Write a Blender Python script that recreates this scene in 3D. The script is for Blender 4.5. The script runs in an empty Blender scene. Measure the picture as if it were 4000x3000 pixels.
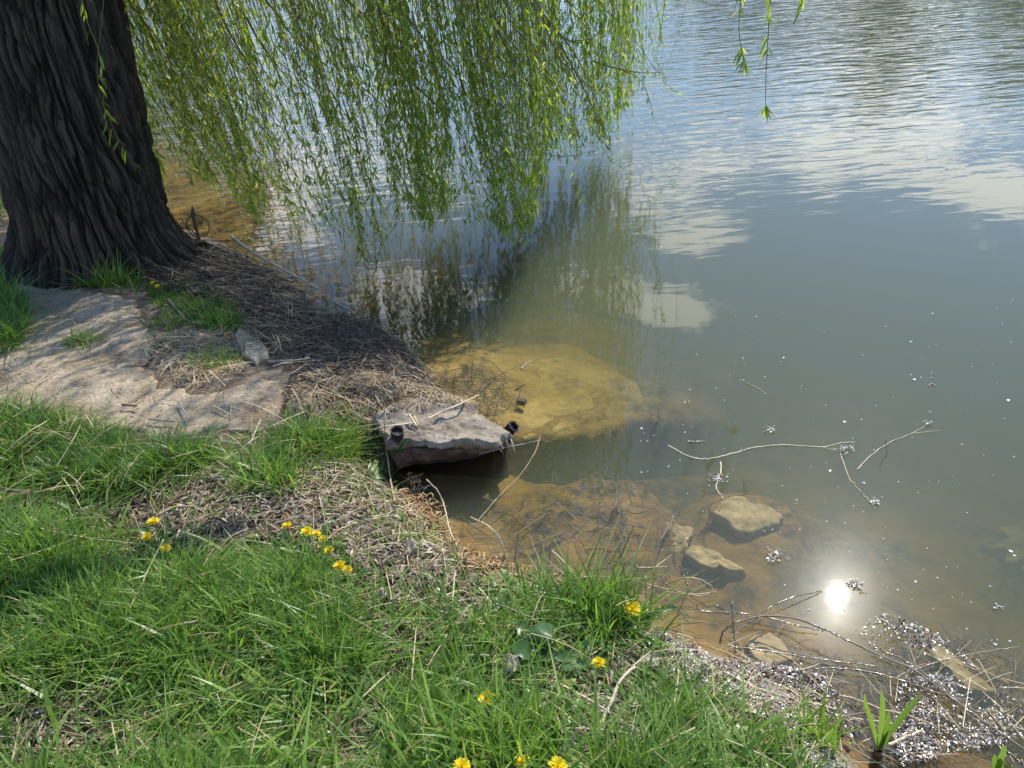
import bpy, bmesh, math, random
import numpy as np
from mathutils import Vector, Matrix

rng = np.random.default_rng(7)
random.seed(7)
scene = bpy.context.scene
COL = scene.collection
PI = math.pi

# ------------------------------------------------------------------ camera
CAM_Z = 1.95
F = 3120.0                      # focal length in photo pixels (photo 4000x3000)
PITCH = math.radians(33.6)
ROLL = math.radians(5.0)
_f = np.array([0, math.cos(PITCH), -math.sin(PITCH)])
_r0 = np.array([1.0, 0, 0]); _u0 = np.array([0, math.sin(PITCH), math.cos(PITCH)])
RIGHT = math.cos(ROLL) * _r0 - math.sin(ROLL) * _u0
UP = math.cos(ROLL) * _u0 + math.sin(ROLL) * _r0
CAM = np.array([0, 0, CAM_Z])

def ray(px, py):
    d = _f + RIGHT * ((px - 2000) / F) + UP * (-(py - 1500) / F)
    return d / np.linalg.norm(d)
def on_z(px, py, z=0.0):
    d = ray(px, py); t = (z - CAM_Z) / d[2]
    return CAM + d * t
def on_y(px, py, y):
    d = ray(px, py); return CAM + d * (y / d[1])

cam_data = bpy.data.cameras.new('camera')
cam_data.sensor_width = 36.0; cam_data.lens = 36.0 * F / 4000.0
cam_data.clip_start = 0.02; cam_data.clip_end = 2000
cam = bpy.data.objects.new('camera', cam_data); COL.objects.link(cam)
M = Matrix(((RIGHT[0], UP[0], -_f[0], CAM[0]), (RIGHT[1], UP[1], -_f[1], CAM[1]),
            (RIGHT[2], UP[2], -_f[2], CAM[2]), (0, 0, 0, 1)))
cam.matrix_world = M
scene.camera = cam

# sun: mirror of the glint seen in the water
_g = ray(3270, 2340)
SUN_DIR = np.array([_g[0], _g[1], -_g[2]])
SUN_EL = math.asin(SUN_DIR[2]); SUN_AZ = math.atan2(SUN_DIR[0], SUN_DIR[1])

# ------------------------------------------------------------------ noise
def _hash(ix, iy, iz):
    h = (ix.astype(np.int64) * 374761393 + iy.astype(np.int64) * 668265263 + iz.astype(np.int64) * 2147483647) & 0xFFFFFFFF
    h = ((h ^ (h >> 13)) * 1274126177) & 0xFFFFFFFF
    h = ((h ^ (h >> 16)) * 2246822519) & 0xFFFFFFFF
    return ((h ^ (h >> 15)) & 0xFFFFFF) / float(0xFFFFFF)
def vnoise(x, y, z=0.0):
    x = np.asarray(x, float); y = np.asarray(y, float); z = np.broadcast_to(np.asarray(z, float), x.shape)
    ix = np.floor(x); iy = np.floor(y); iz = np.floor(z)
    fx, fy, fz = x - ix, y - iy, z - iz
    fx = fx * fx * (3 - 2 * fx); fy = fy * fy * (3 - 2 * fy); fz = fz * fz * (3 - 2 * fz)
    o = 0
    for a in (0, 1):
        for b in (0, 1):
            for c in (0, 1):
                w = (fx if a else 1 - fx) * (fy if b else 1 - fy) * (fz if c else 1 - fz)
                o = o + w * _hash(ix + a, iy + b, iz + c)
    return o
def fbm(x, y, z=0.0, o=4):
    s = 0; a = 0.5; n = 0
    for k in range(o):
        s = s + a * vnoise(np.asarray(x) * 2 ** k + 17 * k, np.asarray(y) * 2 ** k + 31 * k, np.asarray(z) * 2 ** k + 7 * k)
        n += a; a *= 0.5
    return s / n
def sstep(a, b, x):
    t = np.clip((np.asarray(x, float) - a) / (b - a), 0, 1); return t * t * (3 - 2 * t)

# ------------------------------------------------------------------ polygons
def inside(P, x, y):
    x = np.asarray(x); y = np.asarray(y); c = np.zeros(x.shape, bool)
    n = len(P)
    for i in range(n):
        x0, y0 = P[i]; x1, y1 = P[(i + 1) % n]
        if y0 == y1: continue
        m = ((y0 > y) != (y1 > y)) & (x < (x1 - x0) * (y - y0) / (y1 - y0) + x0)
        c ^= m
    return c
def sdist(P, x, y, closed=True):
    """signed distance, positive inside"""
    x = np.asarray(x, float); y = np.asarray(y, float)
    d2 = np.full(x.shape, 1e9); n = len(P)
    for i in range(n if closed else n - 1):
        ax, ay = P[i]; bx, by = P[(i + 1) % n]
        vx, vy = bx - ax, by - ay; L = vx * vx + vy * vy + 1e-12
        t = np.clip(((x - ax) * vx + (y - ay) * vy) / L, 0, 1)
        d2 = np.minimum(d2, (x - ax - t * vx) ** 2 + (y - ay - t * vy) ** 2)
    d = np.sqrt(d2)
    return np.where(inside(P, x, y), d, -d)

SHORE_PX = [(660, 872), (780, 905), (900, 965), (1020, 1025), (1110, 1090), (1190, 1180), (1330, 1235), (1480, 1275), (1560, 1340),
            (1610, 1420), (1690, 1480), (1740, 1545), (1800, 1590), (1840, 1650), (1700, 1760), (1520, 1860), (1590, 1930), (1680, 2010),
            (1740, 2090), (1850, 2180), (1980, 2225), (2130, 2275), (2330, 2300), (2460, 2380), (2560, 2470), (2700, 2540),
            (2850, 2610), (2990, 2700), (3130, 2780), (3230, 2890), (3330, 3010)]
SHORE = [(-14, 22), (-9.5, 13.5), (-6.4, 9.3), (-4.6, 7.4), (-3.4, 6.3)] + [tuple(on_z(*p)[:2]) for p in SHORE_PX] + \
        [(1.05, 0.55), (1.5, 0.1), (2.5, -0.8), (6, -4), (6, -12), (-14, -12)]
SHORE = [(-60, -12), (-60, 30)] + SHORE
LAND = SHORE

_sc = on_z(2030, 1430)
_q = np.array([on_z(x, y, z) for x, y, z in [(1850, 1690, -.02), (2560, 1570, -.19), (1960, 1400, -.09), (2500, 1400, -.26), (2200, 1550, -.10)]])
_k = np.linalg.lstsq(np.c_[_q[:, :2], np.ones(len(_q))], _q[:, 2], rcond=None)[0]
def subtop(x, y): return _k[0] * np.asarray(x) + _k[1] * np.asarray(y) + _k[2]
COVE = [tuple(on_z(x, y, -.1)[:2]) for x, y in [(1580, 1960), (1700, 1850), (1950, 1800), (2250, 1790), (2500, 1880), (2640, 2030), (2740, 2250), (2700, 2420), (2500, 2400), (2300, 2280), (1950, 2210), (1720, 2090)]]
STONE_C = [tuple(on_z(px, py, z)[:2]) + (z,) for px, py, z in [(2930, 2010, -.09), (2790, 2190, -.10), (2610, 2110, -.12), (3010, 2540, -.06), (3740, 2620, -.13)]]
LEDGE = [tuple(on_z(x, y, -.05)[:2]) for x, y in [(1700, 1700), (1850, 1700), (2010, 1718), (2150, 1702), (2300, 1657), (2480, 1597), (2680, 1530), (2900, 1420), (2900, 1000), (1900, 1000), (1500, 1300)]]
def SHELF(x, y): return sstep(1.2, .3, np.hypot((x - _sc[0]) / .95, (y - _sc[1]) / .8) + (fbm(np.asarray(x) * 1.7, np.asarray(y) * 1.7, 12.0, 4) - .5) * 1.3)
def ground(x, y):
    x = np.asarray(x, float); y = np.asarray(y, float)
    sd = sdist(LAND, x, y)
    sd = sd + (fbm(x * 5, y * 5, 3.0, 3) - 0.5) * 0.10
    land = 0.20 * (1 - np.exp(-np.maximum(sd, 0) / (0.16 + .34 * sstep(2.65, 3.2, y)))) + 0.075 * np.minimum(np.maximum(sd, 0), 2.2)
    land = land + (fbm(x * 4, y * 4, 9.0, 4) - 0.5) * 0.07 * sstep(0, .3, sd)
    dd = np.maximum(-sd, 0)
    shallow = 1 - 0.72 * sstep(-0.9, -1.9, x) * sstep(4.6, 5.4, y)
    bed = -(0.05 * (1 - np.exp(-dd / 0.08)) + 1.0 * (1 - np.exp(-dd / 2.6))) * shallow
    sh = SHELF(x, y) * sstep(-.03, .02, sdist(LEDGE, x, y) + (fbm(x * 8, y * 8, 2.0, 3) - .5) * .05); bed = bed * (1 - sh) + sh * np.maximum(bed, subtop(x, y) - .008 + (fbm(x * 5, y * 5, 3.0, 4) - .5) * .075)
    bed = bed + (fbm(x * 2.2, y * 2.2, 5.0, 3) - 0.5) * 0.14 * sstep(0.1, .8, dd) * shallow * (1 - sh)
    dl = sdist(LEDGE, x, y); cv = sdist(COVE, x, y); bed = np.maximum(bed, np.minimum(-.115 + (fbm(x * 6, y * 6, 6.0, 4) - .5) * .13, -.025) - .9 * np.maximum(0, .02 - cv)) * (cv > -.5) + bed * (cv <= -.5); bed = bed - .20 * np.exp(-(dl / .13) ** 2) * (dl < .02) * sstep(-.45, -.1, x) * sstep(1.5, .8, x) * (1 - sh) * sstep(.1, .4, dd)
    for qx, qy, qz in STONE_C: bed = np.maximum(bed, np.minimum(qz - .04 - .9 * np.maximum(0, np.hypot(x - qx, y - qy) - .16) ** 1.0, -.03))
    z = np.where(sd > 0, land, bed)
    far = np.maximum(np.maximum(y - 46, 0), np.maximum(np.maximum(x - 55, 0), 0))
    z = np.where(far > 0, np.minimum(-0.9 + far * 0.4, 1.6), z)
    return z

SURFS = []          # (polygon, z function) of flat stones and slabs lying on the ground
def surf(x, y):
    x = np.asarray(x, float); y = np.asarray(y, float)
    z = ground(x, y)
    for P, fz in SURFS:
        m = inside(P, x, y)
        if np.any(m): z = np.where(m, np.maximum(z, fz(x, y)), z)
    return z
def hit(px, py, lift=0.0, water=True, solid=True):
    d = ray(px, py)
    ts = np.linspace(1.2, 30, 900)
    P = CAM[None] + d[None] * ts[:, None]
    g = surf(P[:, 0], P[:, 1]) if solid else ground(P[:, 0], P[:, 1])
    if water: g = np.maximum(g, 0.0)
    b = P[:, 2] < g + lift
    k = int(np.argmax(b)) if b.any() else len(ts) - 1
    lo, hi = ts[max(k - 1, 0)], ts[k]
    ts = np.linspace(lo, hi, 12)
    P = CAM[None] + d[None] * ts[:, None]
    g = surf(P[:, 0], P[:, 1]) if solid else ground(P[:, 0], P[:, 1])
    if water: g = np.maximum(g, 0.0)
    b = P[:, 2] < g + lift
    k = int(np.argmax(b)) if b.any() else 11
    return P[k]
def world_poly(pts, **k): return [tuple(hit(x, y, **k)[:2]) for x, y in pts]
def zf(ox, oy, pts, s=1400 / 2111): return [(ox + s * a, oy + s * b) for a, b in pts]

# ------------------------------------------------------------------ object helpers
def tag(o, label=None, cat=None, group=None, kind=None):
    if label: o['label'] = label
    if cat: o['category'] = cat
    if group: o['group'] = group
    if kind: o['kind'] = kind
    return o
def empty(name, loc, label=None, cat=None, group=None):
    o = bpy.data.objects.new(name, None); COL.objects.link(o)
    o.location = tuple(loc); o.empty_display_size = 0.1; ORG[o.name] = np.array(loc, float)
    return tag(o, label, cat, group)

ORG = {}
class B:
    """collects ribbons and tubes; build() links them as ONE mesh object"""
    def __init__(s): s.V = []; s.F = []; s.R = []; s.n = 0
    def add(s, V, Fc, r):
        V = np.asarray(V, float).reshape(-1, 3)
        s.V.append(V); s.F.append(np.asarray(Fc) + s.n)
        s.R.append(np.broadcast_to(np.asarray(r, float), (len(V),)).copy()); s.n += len(V)
    def build(s, name, mat, parent=None, smooth=True, origin=None):
        V = np.concatenate(s.V); R = np.concatenate(s.R)
        org = np.zeros(3)
        if parent is not None: org = ORG[parent.name]
        elif origin is not None: org = np.asarray(origin, float)
        me = bpy.data.meshes.new(name)
        W = V - org
        me.vertices.add(len(W)); me.vertices.foreach_set('co', W.astype(np.float32).ravel())
        idx = np.concatenate([f.ravel() for f in s.F])
        tot = np.concatenate([np.full(len(f), f.shape[1]) for f in s.F])
        st = np.concatenate([[0], np.cumsum(tot)[:-1]])
        me.loops.add(len(idx)); me.loops.foreach_set('vertex_index', idx.astype(np.int32))
        me.polygons.add(len(tot)); me.polygons.foreach_set('loop_start', st.astype(np.int32))
        me.polygons.foreach_set('loop_total', tot.astype(np.int32))
        me.polygons.foreach_set('use_smooth', np.full(len(tot), smooth))
        a = me.attributes.new('rnd', 'FLOAT', 'POINT'); a.data.foreach_set('value', R.astype(np.float32))
        me.update(calc_edges=True); me.validate()
        if mat: me.materials.append(mat)
        o = bpy.data.objects.new(name, me); COL.objects.link(o)
        if parent is not None:
            o.parent = parent
        else: o.location = tuple(org)
        ORG[o.name] = org
        return o

def nrm(v): return v / (np.linalg.norm(v, axis=-1, keepdims=True) + 1e-12)
PROF_LEAF = [0.12, 0.8, 1.0, 0.62, 0.04]
PROF_GRASS = [0.75, 1.0, 0.85, 0.55, 0.05]
PROF_STRAW = [1, 1, 1, 0.9, 0.6]
def ribbons(b, p, d, s, n, L, W, prof=PROF_LEAF, bend=0.0, arch=0.0, rnd=None, fold=0.0):
    p = np.atleast_2d(p); N = len(p)
    d = np.broadcast_to(np.atleast_2d(d), (N, 3)); s = np.broadcast_to(np.atleast_2d(s), (N, 3)); n = np.broadcast_to(np.atleast_2d(n), (N, 3))
    L = np.broadcast_to(np.asarray(L, float), (N,)); W = np.broadcast_to(np.asarray(W, float), (N,))
    bend = np.broadcast_to(np.asarray(bend, float), (N,)); arch = np.broadcast_to(np.asarray(arch, float), (N,))
    k = len(prof); t = np.linspace(0, 1, k)
    c = p[:, None] + L[:, None, None] * (d[:, None] * t[None, :, None] + n[:, None] * (bend[:, None] * t[None] ** 2 + arch[:, None] * 4 * (t - t * t)[None])[..., None])
    w = 0.5 * W[:, None] * np.asarray(prof)[None]
    V = np.stack([c - s[:, None] * w[..., None], c + s[:, None] * w[..., None]], 2)
    if fold: V = V + (n[:, None] * (fold * w)[..., None])[:, :, None]
    base = (np.arange(N) * k * 2)[:, None] + (np.arange(k - 1) * 2)[None]
    Fc = np.stack([base, base + 1, base + 3, base + 2], -1).reshape(-1, 4)
    if rnd is None: rnd = rng.random(N)
    b.add(V.reshape(-1, 3), Fc, np.repeat(np.broadcast_to(rnd, (N,)), k * 2))
def rand_dirs(N, zmin=-1, zmax=1):
    a = rng.uniform(0, 2 * PI, N); z = rng.uniform(zmin, zmax, N); r = np.sqrt(np.maximum(0, 1 - z * z))
    return np.stack([r * np.cos(a), r * np.sin(a), z], 1)
def perp(d):
    h = np.where(np.abs(d[:, 2:3]) > 0.9, np.array([[1.0, 0, 0]]), np.array([[0, 0, 1.0]]))
    s = nrm(np.cross(d, h)); return s, nrm(np.cross(s, d))
def tubes(b, P, R, sides=5, rnd=None, cap=False):
    """P (N,k,3) polylines, R (N,k) radii"""
    P = np.asarray(P, float)
    if P.ndim == 2: P = P[None]
    N, k, _ = P.shape
    R = np.broadcast_to(np.asarray(R, float), (N, k))
    T = np.empty_like(P); T[:, 1:-1] = P[:, 2:] - P[:, :-2]; T[:, 0] = P[:, 1] - P[:, 0]; T[:, -1] = P[:, -1] - P[:, -2]
    T = nrm(T)
    h = np.where(np.abs(T[:, :1, 2:3]) > 0.9, np.array([1.0, 0.2, 0]), np.array([0.1, 0, 1.0]))
    s = nrm(np.cross(T, np.broadcast_to(h, T.shape))); u = np.cross(s, T)
    a = np.arange(sides) * 2 * PI / sides
    V = P[:, :, None] + R[:, :, None, None] * (s[:, :, None] * np.cos(a)[None, None, :, None] + u[:, :, None] * np.sin(a)[None, None, :, None])
    base = (np.arange(N) * k * sides)[:, None, None] + (np.arange(k - 1) * sides)[None, :, None]
    j = np.arange(sides)[None, None]; j1 = (j + 1) % sides
    Fc = np.stack([base + j, base + j1, base + sides + j1, base + sides + j], -1).reshape(-1, 4)
    if rnd is None: rnd = rng.random(N)
    off = b.n
    b.add(V.reshape(-1, 3), Fc, np.repeat(np.broadcast_to(rnd, (N,)), k * sides))
    if cap:
        for e in (0, k - 1):
            idx = (np.arange(N) * k * sides)[:, None] + e * sides + np.arange(sides)[None]
            b.F.append(idx + off)
def smooth_line(pts, m):
    """Catmull-Rom through pts -> m points"""
    P = np.asarray(pts, float); n = len(P)
    if n == 2:
        t = np.linspace(0, 1, m)[:, None]; return P[0] * (1 - t) + P[1] * t
    Q = np.vstack([2 * P[0] - P[1], P, 2 * P[-1] - P[-2]])
    seg = np.concatenate([[0], np.cumsum(np.linalg.norm(np.diff(P, axis=0), axis=1))]); u = np.linspace(0, seg[-1] * 0.99999, m)
    o = []
    for x in u:
        i = int(np.searchsorted(seg, x, 'right') - 1); i = min(max(i, 0), n - 2)
        t = (x - seg[i]) / (seg[i + 1] - seg[i] + 1e-12)
        p0, p1, p2, p3 = Q[i:i + 4]
        o.append(0.5 * ((2 * p1) + (-p0 + p2) * t + (2 * p0 - 5 * p1 + 4 * p2 - p3) * t * t + (-p0 + 3 * p1 - 3 * p2 + p3) * t ** 3))
    return np.array(o)

# ------------------------------------------------------------------ materials
def newmat(name):
    m = bpy.data.materials.new(name); m.use_nodes = True
    nt = m.node_tree; nt.nodes.clear()
    out = nt.nodes.new('ShaderNodeOutputMaterial')
    return m, nt, out
def N(nt, typ, **k):
    n = nt.nodes.new(typ)
    for a, v in k.items():
        if a.startswith('i_'):
            key = a[2:]; key = int(key) if key.isdigit() else key.replace('_', ' ')
            n.inputs[key].default_value = v
        else: setattr(n, a, v)
    return n
def L(nt, a, b): nt.links.new(a, b)
def ramp(nt, fac, stops, interp='LINEAR'):
    r = nt.nodes.new('ShaderNodeValToRGB'); e = r.color_ramp; e.interpolation = interp
    while len(e.elements) < len(stops): e.elements.new(0.5)
    for el, (p, c) in zip(e.elements, stops):
        el.position = p; el.color = (*c, 1)
    if fac is not None: L(nt, fac, r.inputs[0])
    return r
def mathn(nt, op, a, b=None, clamp=False):
    n = nt.nodes.new('ShaderNodeMath'); n.operation = op; n.use_clamp = clamp
    for i, v in enumerate((a, b)):
        if v is None: continue
        if isinstance(v, (int, float)): n.inputs[i].default_value = v
        else: L(nt, v, n.inputs[i])
    return n.outputs[0]
def mixc(nt, fac, a, b, mode='MIX'):
    n = nt.nodes.new('ShaderNodeMix'); n.data_type = 'RGBA'; n.blend_type = mode
    for s, v in ((n.inputs[0], fac), (n.inputs[6], a), (n.inputs[7], b)):
        if isinstance(v, (int, float)): s.default_value = v
        elif isinstance(v, tuple): s.default_value = (*v, 1)
        else: L(nt, v, s)
    return n.outputs[2]
def maprange(nt, v, a, b, c=0.0, d=1.0, smooth=False):
    n = nt.nodes.new('ShaderNodeMapRange'); n.clamp = True
    if smooth: n.interpolation_type = 'SMOOTHSTEP'
    L(nt, v, n.inputs[0])
    for i, x in enumerate((a, b, c, d)): n.inputs[i + 1].default_value = x
    return n.outputs[0]
def leaf_mat(name, stops, transl=0.45, rough=0.45, tcol=(1, 1, 1), spec=0.5):
    """blade / leaf: colour by the per-leaf 'rnd' attribute, light shines through"""
    m, nt, out = newmat(name)
    at = N(nt, 'ShaderNodeAttribute', attribute_name='rnd')
    r = ramp(nt, at.outputs['Fac'], stops)
    p = N(nt, 'ShaderNodeBsdfPrincipled'); p.inputs['Roughness'].default_value = rough; p.inputs['Specular IOR Level'].default_value = spec
    L(nt, r.outputs[0], p.inputs['Base Color'])
    if transl > 0:
        t = N(nt, 'ShaderNodeBsdfTranslucent')
        c = mixc(nt, 1.0, r.outputs[0], tcol, 'MULTIPLY'); L(nt, c, t.inputs[0])
        mx = N(nt, 'ShaderNodeMixShader'); mx.inputs[0].default_value = transl
        L(nt, p.outputs[0], mx.inputs[1]); L(nt, t.outputs[0], mx.inputs[2]); L(nt, mx.outputs[0], out.inputs[0])
    else: L(nt, p.outputs[0], out.inputs[0])
    return m
def rock_mat(name, stops, scale=6, rough=0.9, bump=0.6, bdist=0.01, fine=60, wet=None):
    m, nt, out = newmat(name)
    tc = N(nt, 'ShaderNodeTexCoord')
    n1 = N(nt, 'ShaderNodeTexNoise'); n1.inputs['Scale'].default_value = scale; n1.inputs['Detail'].default_value = 8; n1.inputs['Roughness'].default_value = .65
    n2 = N(nt, 'ShaderNodeTexNoise'); n2.inputs['Scale'].default_value = fine; n2.inputs['Detail'].default_value = 5
    L(nt, tc.outputs['Object'], n1.inputs[0]); L(nt, tc.outputs['Object'], n2.inputs[0])
    r = ramp(nt, n1.outputs[0], stops)
    c = mixc(nt, 0.5, r.outputs[0], ramp(nt, n2.outputs[0], [(0.3, (.45, .45, .45)), (.7, (1.25, 1.25, 1.25))]).outputs[0], 'MULTIPLY')
    p = N(nt, 'ShaderNodeBsdfPrincipled'); p.inputs['Roughness'].default_value = rough
    L(nt, c, p.inputs['Base Color'])
    h = mathn(nt, 'ADD', n1.outputs[0], mathn(nt, 'MULTIPLY', n2.outputs[0], 0.35))
    bp = N(nt, 'ShaderNodeBump'); bp.inputs['Strength'].default_value = bump; bp.inputs['Distance'].default_value = bdist
    L(nt, h, bp.inputs['Height']); L(nt, bp.outputs[0], p.inputs['Normal'])
    L(nt, p.outputs[0], out.inputs[0])
    return m

M_GRASS = leaf_mat('grass_blade', [(0, (.065, .13, .02)), (.35, (.145, .26, .04)), (.7, (.245, .385, .07)), (.86, (.36, .42, .12)), (.93, (.38, .33, .15)), (1, (.42, .36, .2))], .5, .38, (1.3, 1.3, .7))
M_WILLOW = leaf_mat('willow_leaf', [(0, (.10, .17, .018)), (.5, (.215, .335, .045)), (.85, (.35, .465, .075)), (1, (.50, .54, .15))], .6, .34, (1.75, 1.55, .6))
M_TWIGLET = leaf_mat('willow_twig', [(0, (.10, .08, .02)), (1, (.22, .18, .05))], 0, .6)
M_LITTER = leaf_mat('dry_leaf', [(0, (.045, .028, .018)), (.35, (.11, .072, .045)), (.65, (.23, .165, .105)), (.88, (.38, .30, .205)), (1, (.52, .44, .33))], .12, .55)
M_STRAW = leaf_mat('dry_straw', [(0, (.12, .07, .035)), (.4, (.27, .18, .085)), (.75, (.45, .34, .18)), (1, (.62, .53, .36))], .1, .5)
M_CATKIN = leaf_mat('catkin', [(0, (.20, .09, .03)), (.5, (.38, .21, .07)), (1, (.5, .38, .2))], .1, .6)
M_WETCATKIN = leaf_mat('wet_debris', [(0, (.07, .048, .032)), (.5, (.2, .15, .11)), (1, (.5, .44, .38))], 0, .25, spec=1.0)
M_DARKDEBRIS = leaf_mat('dark_debris', [(0, (.03, .022, .015)), (.6, (.09, .06, .04)), (1, (.2, .15, .1))], 0, .7)
M_ROOT = leaf_mat('root_fibre', [(0, (.035, .025, .018)), (.7, (.11, .08, .055)), (1, (.28, .22, .16))], 0, .8)
M_TWIG = leaf_mat('grey_twig', [(0, (.14, .11, .08)), (.5, (.32, .27, .21)), (1, (.5, .44, .36))], 0, .5)
M_REED = leaf_mat('pale_reed', [(0, (.3, .2, .09)), (.5, (.48, .36, .2)), (1, (.62, .52, .36))], 0, .35)
M_WETTWIG = leaf_mat('wet_twig', [(0, (.10, .075, .04)), (.5, (.22, .17, .1)), (1, (.36, .3, .2))], 0, .16, spec=.7)
M_PETAL = leaf_mat('dandelion_petal', [(0, (.82, .60, .006)), (1, (.95, .80, .03))], .3, .5)
M_STEM = leaf_mat('green_stem', [(0, (.14, .2, .06)), (1, (.2, .24, .08))], .2, .45)
M_BROAD = leaf_mat('broad_leaf', [(0, (.035, .075, .02)), (.5, (.06, .13, .03)), (1, (.10, .19, .05))], .4, .35, (1.2, 1.25, .6))
M_IRIS = leaf_mat('iris_leaf', [(0, (.11, .19, .03)), (1, (.2, .29, .07))], .6, .4, (1.2, 1.25, .7))
M_GREYLEAF = leaf_mat('grey_dead_leaf', [(0, (.22, .18, .13)), (1, (.42, .36, .27))], .1, .5)
M_SPECK = leaf_mat('white_fluff', [(0, (.7, .7, .68)), (1, (.8, .8, .8))], .2, .35)
M_BLACK = leaf_mat('black_wet_rust', [(0, (.012, .01, .009)), (1, (.03, .022, .018))], 0, .5)
CONC = [(.28, (.12, .082, .045)), (.43, (.29, .22, .135)), (.72, (.45, .37, .25))]
M_CONC = rock_mat('weathered_concrete', CONC, 5, .9, .9, .02, 70)
M_SLAB = rock_mat('stained_concrete', [(.30, (.07, .052, .036)), (.44, (.21, .165, .115)), (.72, (.40, .34, .255))], 7, .9, 1.0, .025, 60)
M_BRICK = rock_mat('red_brick_edge', [(.3, (.018, .012, .009)), (.46, (.085, .042, .026)), (.56, (.12, .08, .055)), (.75, (.24, .185, .135))], 18, .8, .8, .015, 60)
M_RUST = rock_mat('rusty_iron', [(.3, (.010, .008, .007)), (.6, (.030, .019, .013)), (.8, (.07, .04, .024))], 20, .7, .8, .006, 90)
M_SILT = rock_mat('silty_stone', [(.3, (.28, .20, .09)), (.55, (.46, .35, .17)), (.8, (.58, .46, .26))], 7, .95, .6, .015, 40)
M_OCHRE = rock_mat('ochre_silt', [(.32, (.13, .09, .03)), (.50, (.38, .26, .065)), (.75, (.50, .38, .125))], 5, .95, .7, .02, 30)
M_SILTSTONE = rock_mat('grey_silty_stone', [(.3, (.20, .175, .12)), (.55, (.36, .31, .22)), (.8, (.46, .41, .31))], 8, .95, .8, .015, 50)

# bark
m, nt, out = newmat('willow_bark'); M_BARK = m
at = N(nt, 'ShaderNodeAttribute', attribute_name='rnd'); tc = N(nt, 'ShaderNodeTexCoord')
mp = N(nt, 'ShaderNodeMapping'); mp.inputs['Scale'].default_value = (1, 1, .28); L(nt, tc.outputs['Object'], mp.inputs[0])
n1 = N(nt, 'ShaderNodeTexNoise'); n1.inputs['Scale'].default_value = 42; n1.inputs['Detail'].default_value = 8; n1.inputs['Roughness'].default_value = .7; L(nt, mp.outputs[0], n1.inputs[0])
rr = ramp(nt, mathn(nt, 'ADD', mathn(nt, 'MULTIPLY', at.outputs['Fac'], .6), mathn(nt, 'MULTIPLY', n1.outputs[0], .4)), [(.15, (.016, .011, .007)), (.45, (.06, .042, .027)), (.8, (.17, .125, .085))])
p = N(nt, 'ShaderNodeBsdfPrincipled'); p.inputs['Roughness'].default_value = .92; L(nt, rr.outputs[0], p.inputs['Base Color'])
bp = N(nt, 'ShaderNodeBump'); bp.inputs['Strength'].default_value = 1.0; bp.inputs['Distance'].default_value = .09
L(nt, n1.outputs[0], bp.inputs['Height']); L(nt, bp.outputs[0], p.inputs['Normal']); L(nt, p.outputs[0], out.inputs[0])

# ground: soil on land, yellow silt with dark weed patches under water
m, nt, out = newmat('soil_and_silt'); M_GROUND = m
tc = N(nt, 'ShaderNodeTexCoord'); sep = N(nt, 'ShaderNodeSeparateXYZ'); L(nt, tc.outputs['Object'], sep.inputs[0])
n1 = N(nt, 'ShaderNodeTexNoise'); n1.inputs['Scale'].default_value = 9; n1.inputs['Detail'].default_value = 9; n1.inputs['Roughness'].default_value = .7
n2 = N(nt, 'ShaderNodeTexNoise'); n2.inputs['Scale'].default_value = 3.6; n2.inputs['Detail'].default_value = 7; n2.inputs['Distortion'].default_value = .6
n3 = N(nt, 'ShaderNodeTexNoise'); n3.inputs['Scale'].default_value = 30; n3.inputs['Detail'].default_value = 6
for n in (n1, n2, n3): L(nt, tc.outputs['Object'], n.inputs[0])
soil = ramp(nt, n1.outputs[0], [(.3, (.05, .034, .021)), (.52, (.16, .115, .072)), (.75, (.30, .235, .16))])
silt = ramp(nt, n1.outputs[0], [(.3, (.22, .14, .035)), (.55, (.40, .28, .075)), (.75, (.52, .40, .14))])
weed = mathn(nt, 'MULTIPLY', maprange(nt, n2.outputs[0], .47, .58), maprange(nt, n3.outputs[0], .35, .6))
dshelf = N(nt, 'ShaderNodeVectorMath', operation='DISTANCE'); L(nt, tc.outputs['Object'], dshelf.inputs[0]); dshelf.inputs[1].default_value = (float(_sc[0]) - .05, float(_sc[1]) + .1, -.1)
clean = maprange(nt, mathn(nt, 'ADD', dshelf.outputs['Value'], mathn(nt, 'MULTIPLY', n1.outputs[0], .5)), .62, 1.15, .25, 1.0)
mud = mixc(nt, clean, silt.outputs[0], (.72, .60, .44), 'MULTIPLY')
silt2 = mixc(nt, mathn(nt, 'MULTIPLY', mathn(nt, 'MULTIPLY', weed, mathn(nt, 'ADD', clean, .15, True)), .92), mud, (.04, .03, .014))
under = maprange(nt, sep.outputs[2], .015, -.02)
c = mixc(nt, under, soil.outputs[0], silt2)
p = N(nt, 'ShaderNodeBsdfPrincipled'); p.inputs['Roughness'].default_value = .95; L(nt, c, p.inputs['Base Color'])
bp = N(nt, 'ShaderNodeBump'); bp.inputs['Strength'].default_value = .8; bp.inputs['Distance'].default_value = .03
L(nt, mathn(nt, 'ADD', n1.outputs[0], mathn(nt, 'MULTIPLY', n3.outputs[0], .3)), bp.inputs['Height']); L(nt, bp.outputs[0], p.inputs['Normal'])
L(nt, p.outputs[0], out.inputs[0])

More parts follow.
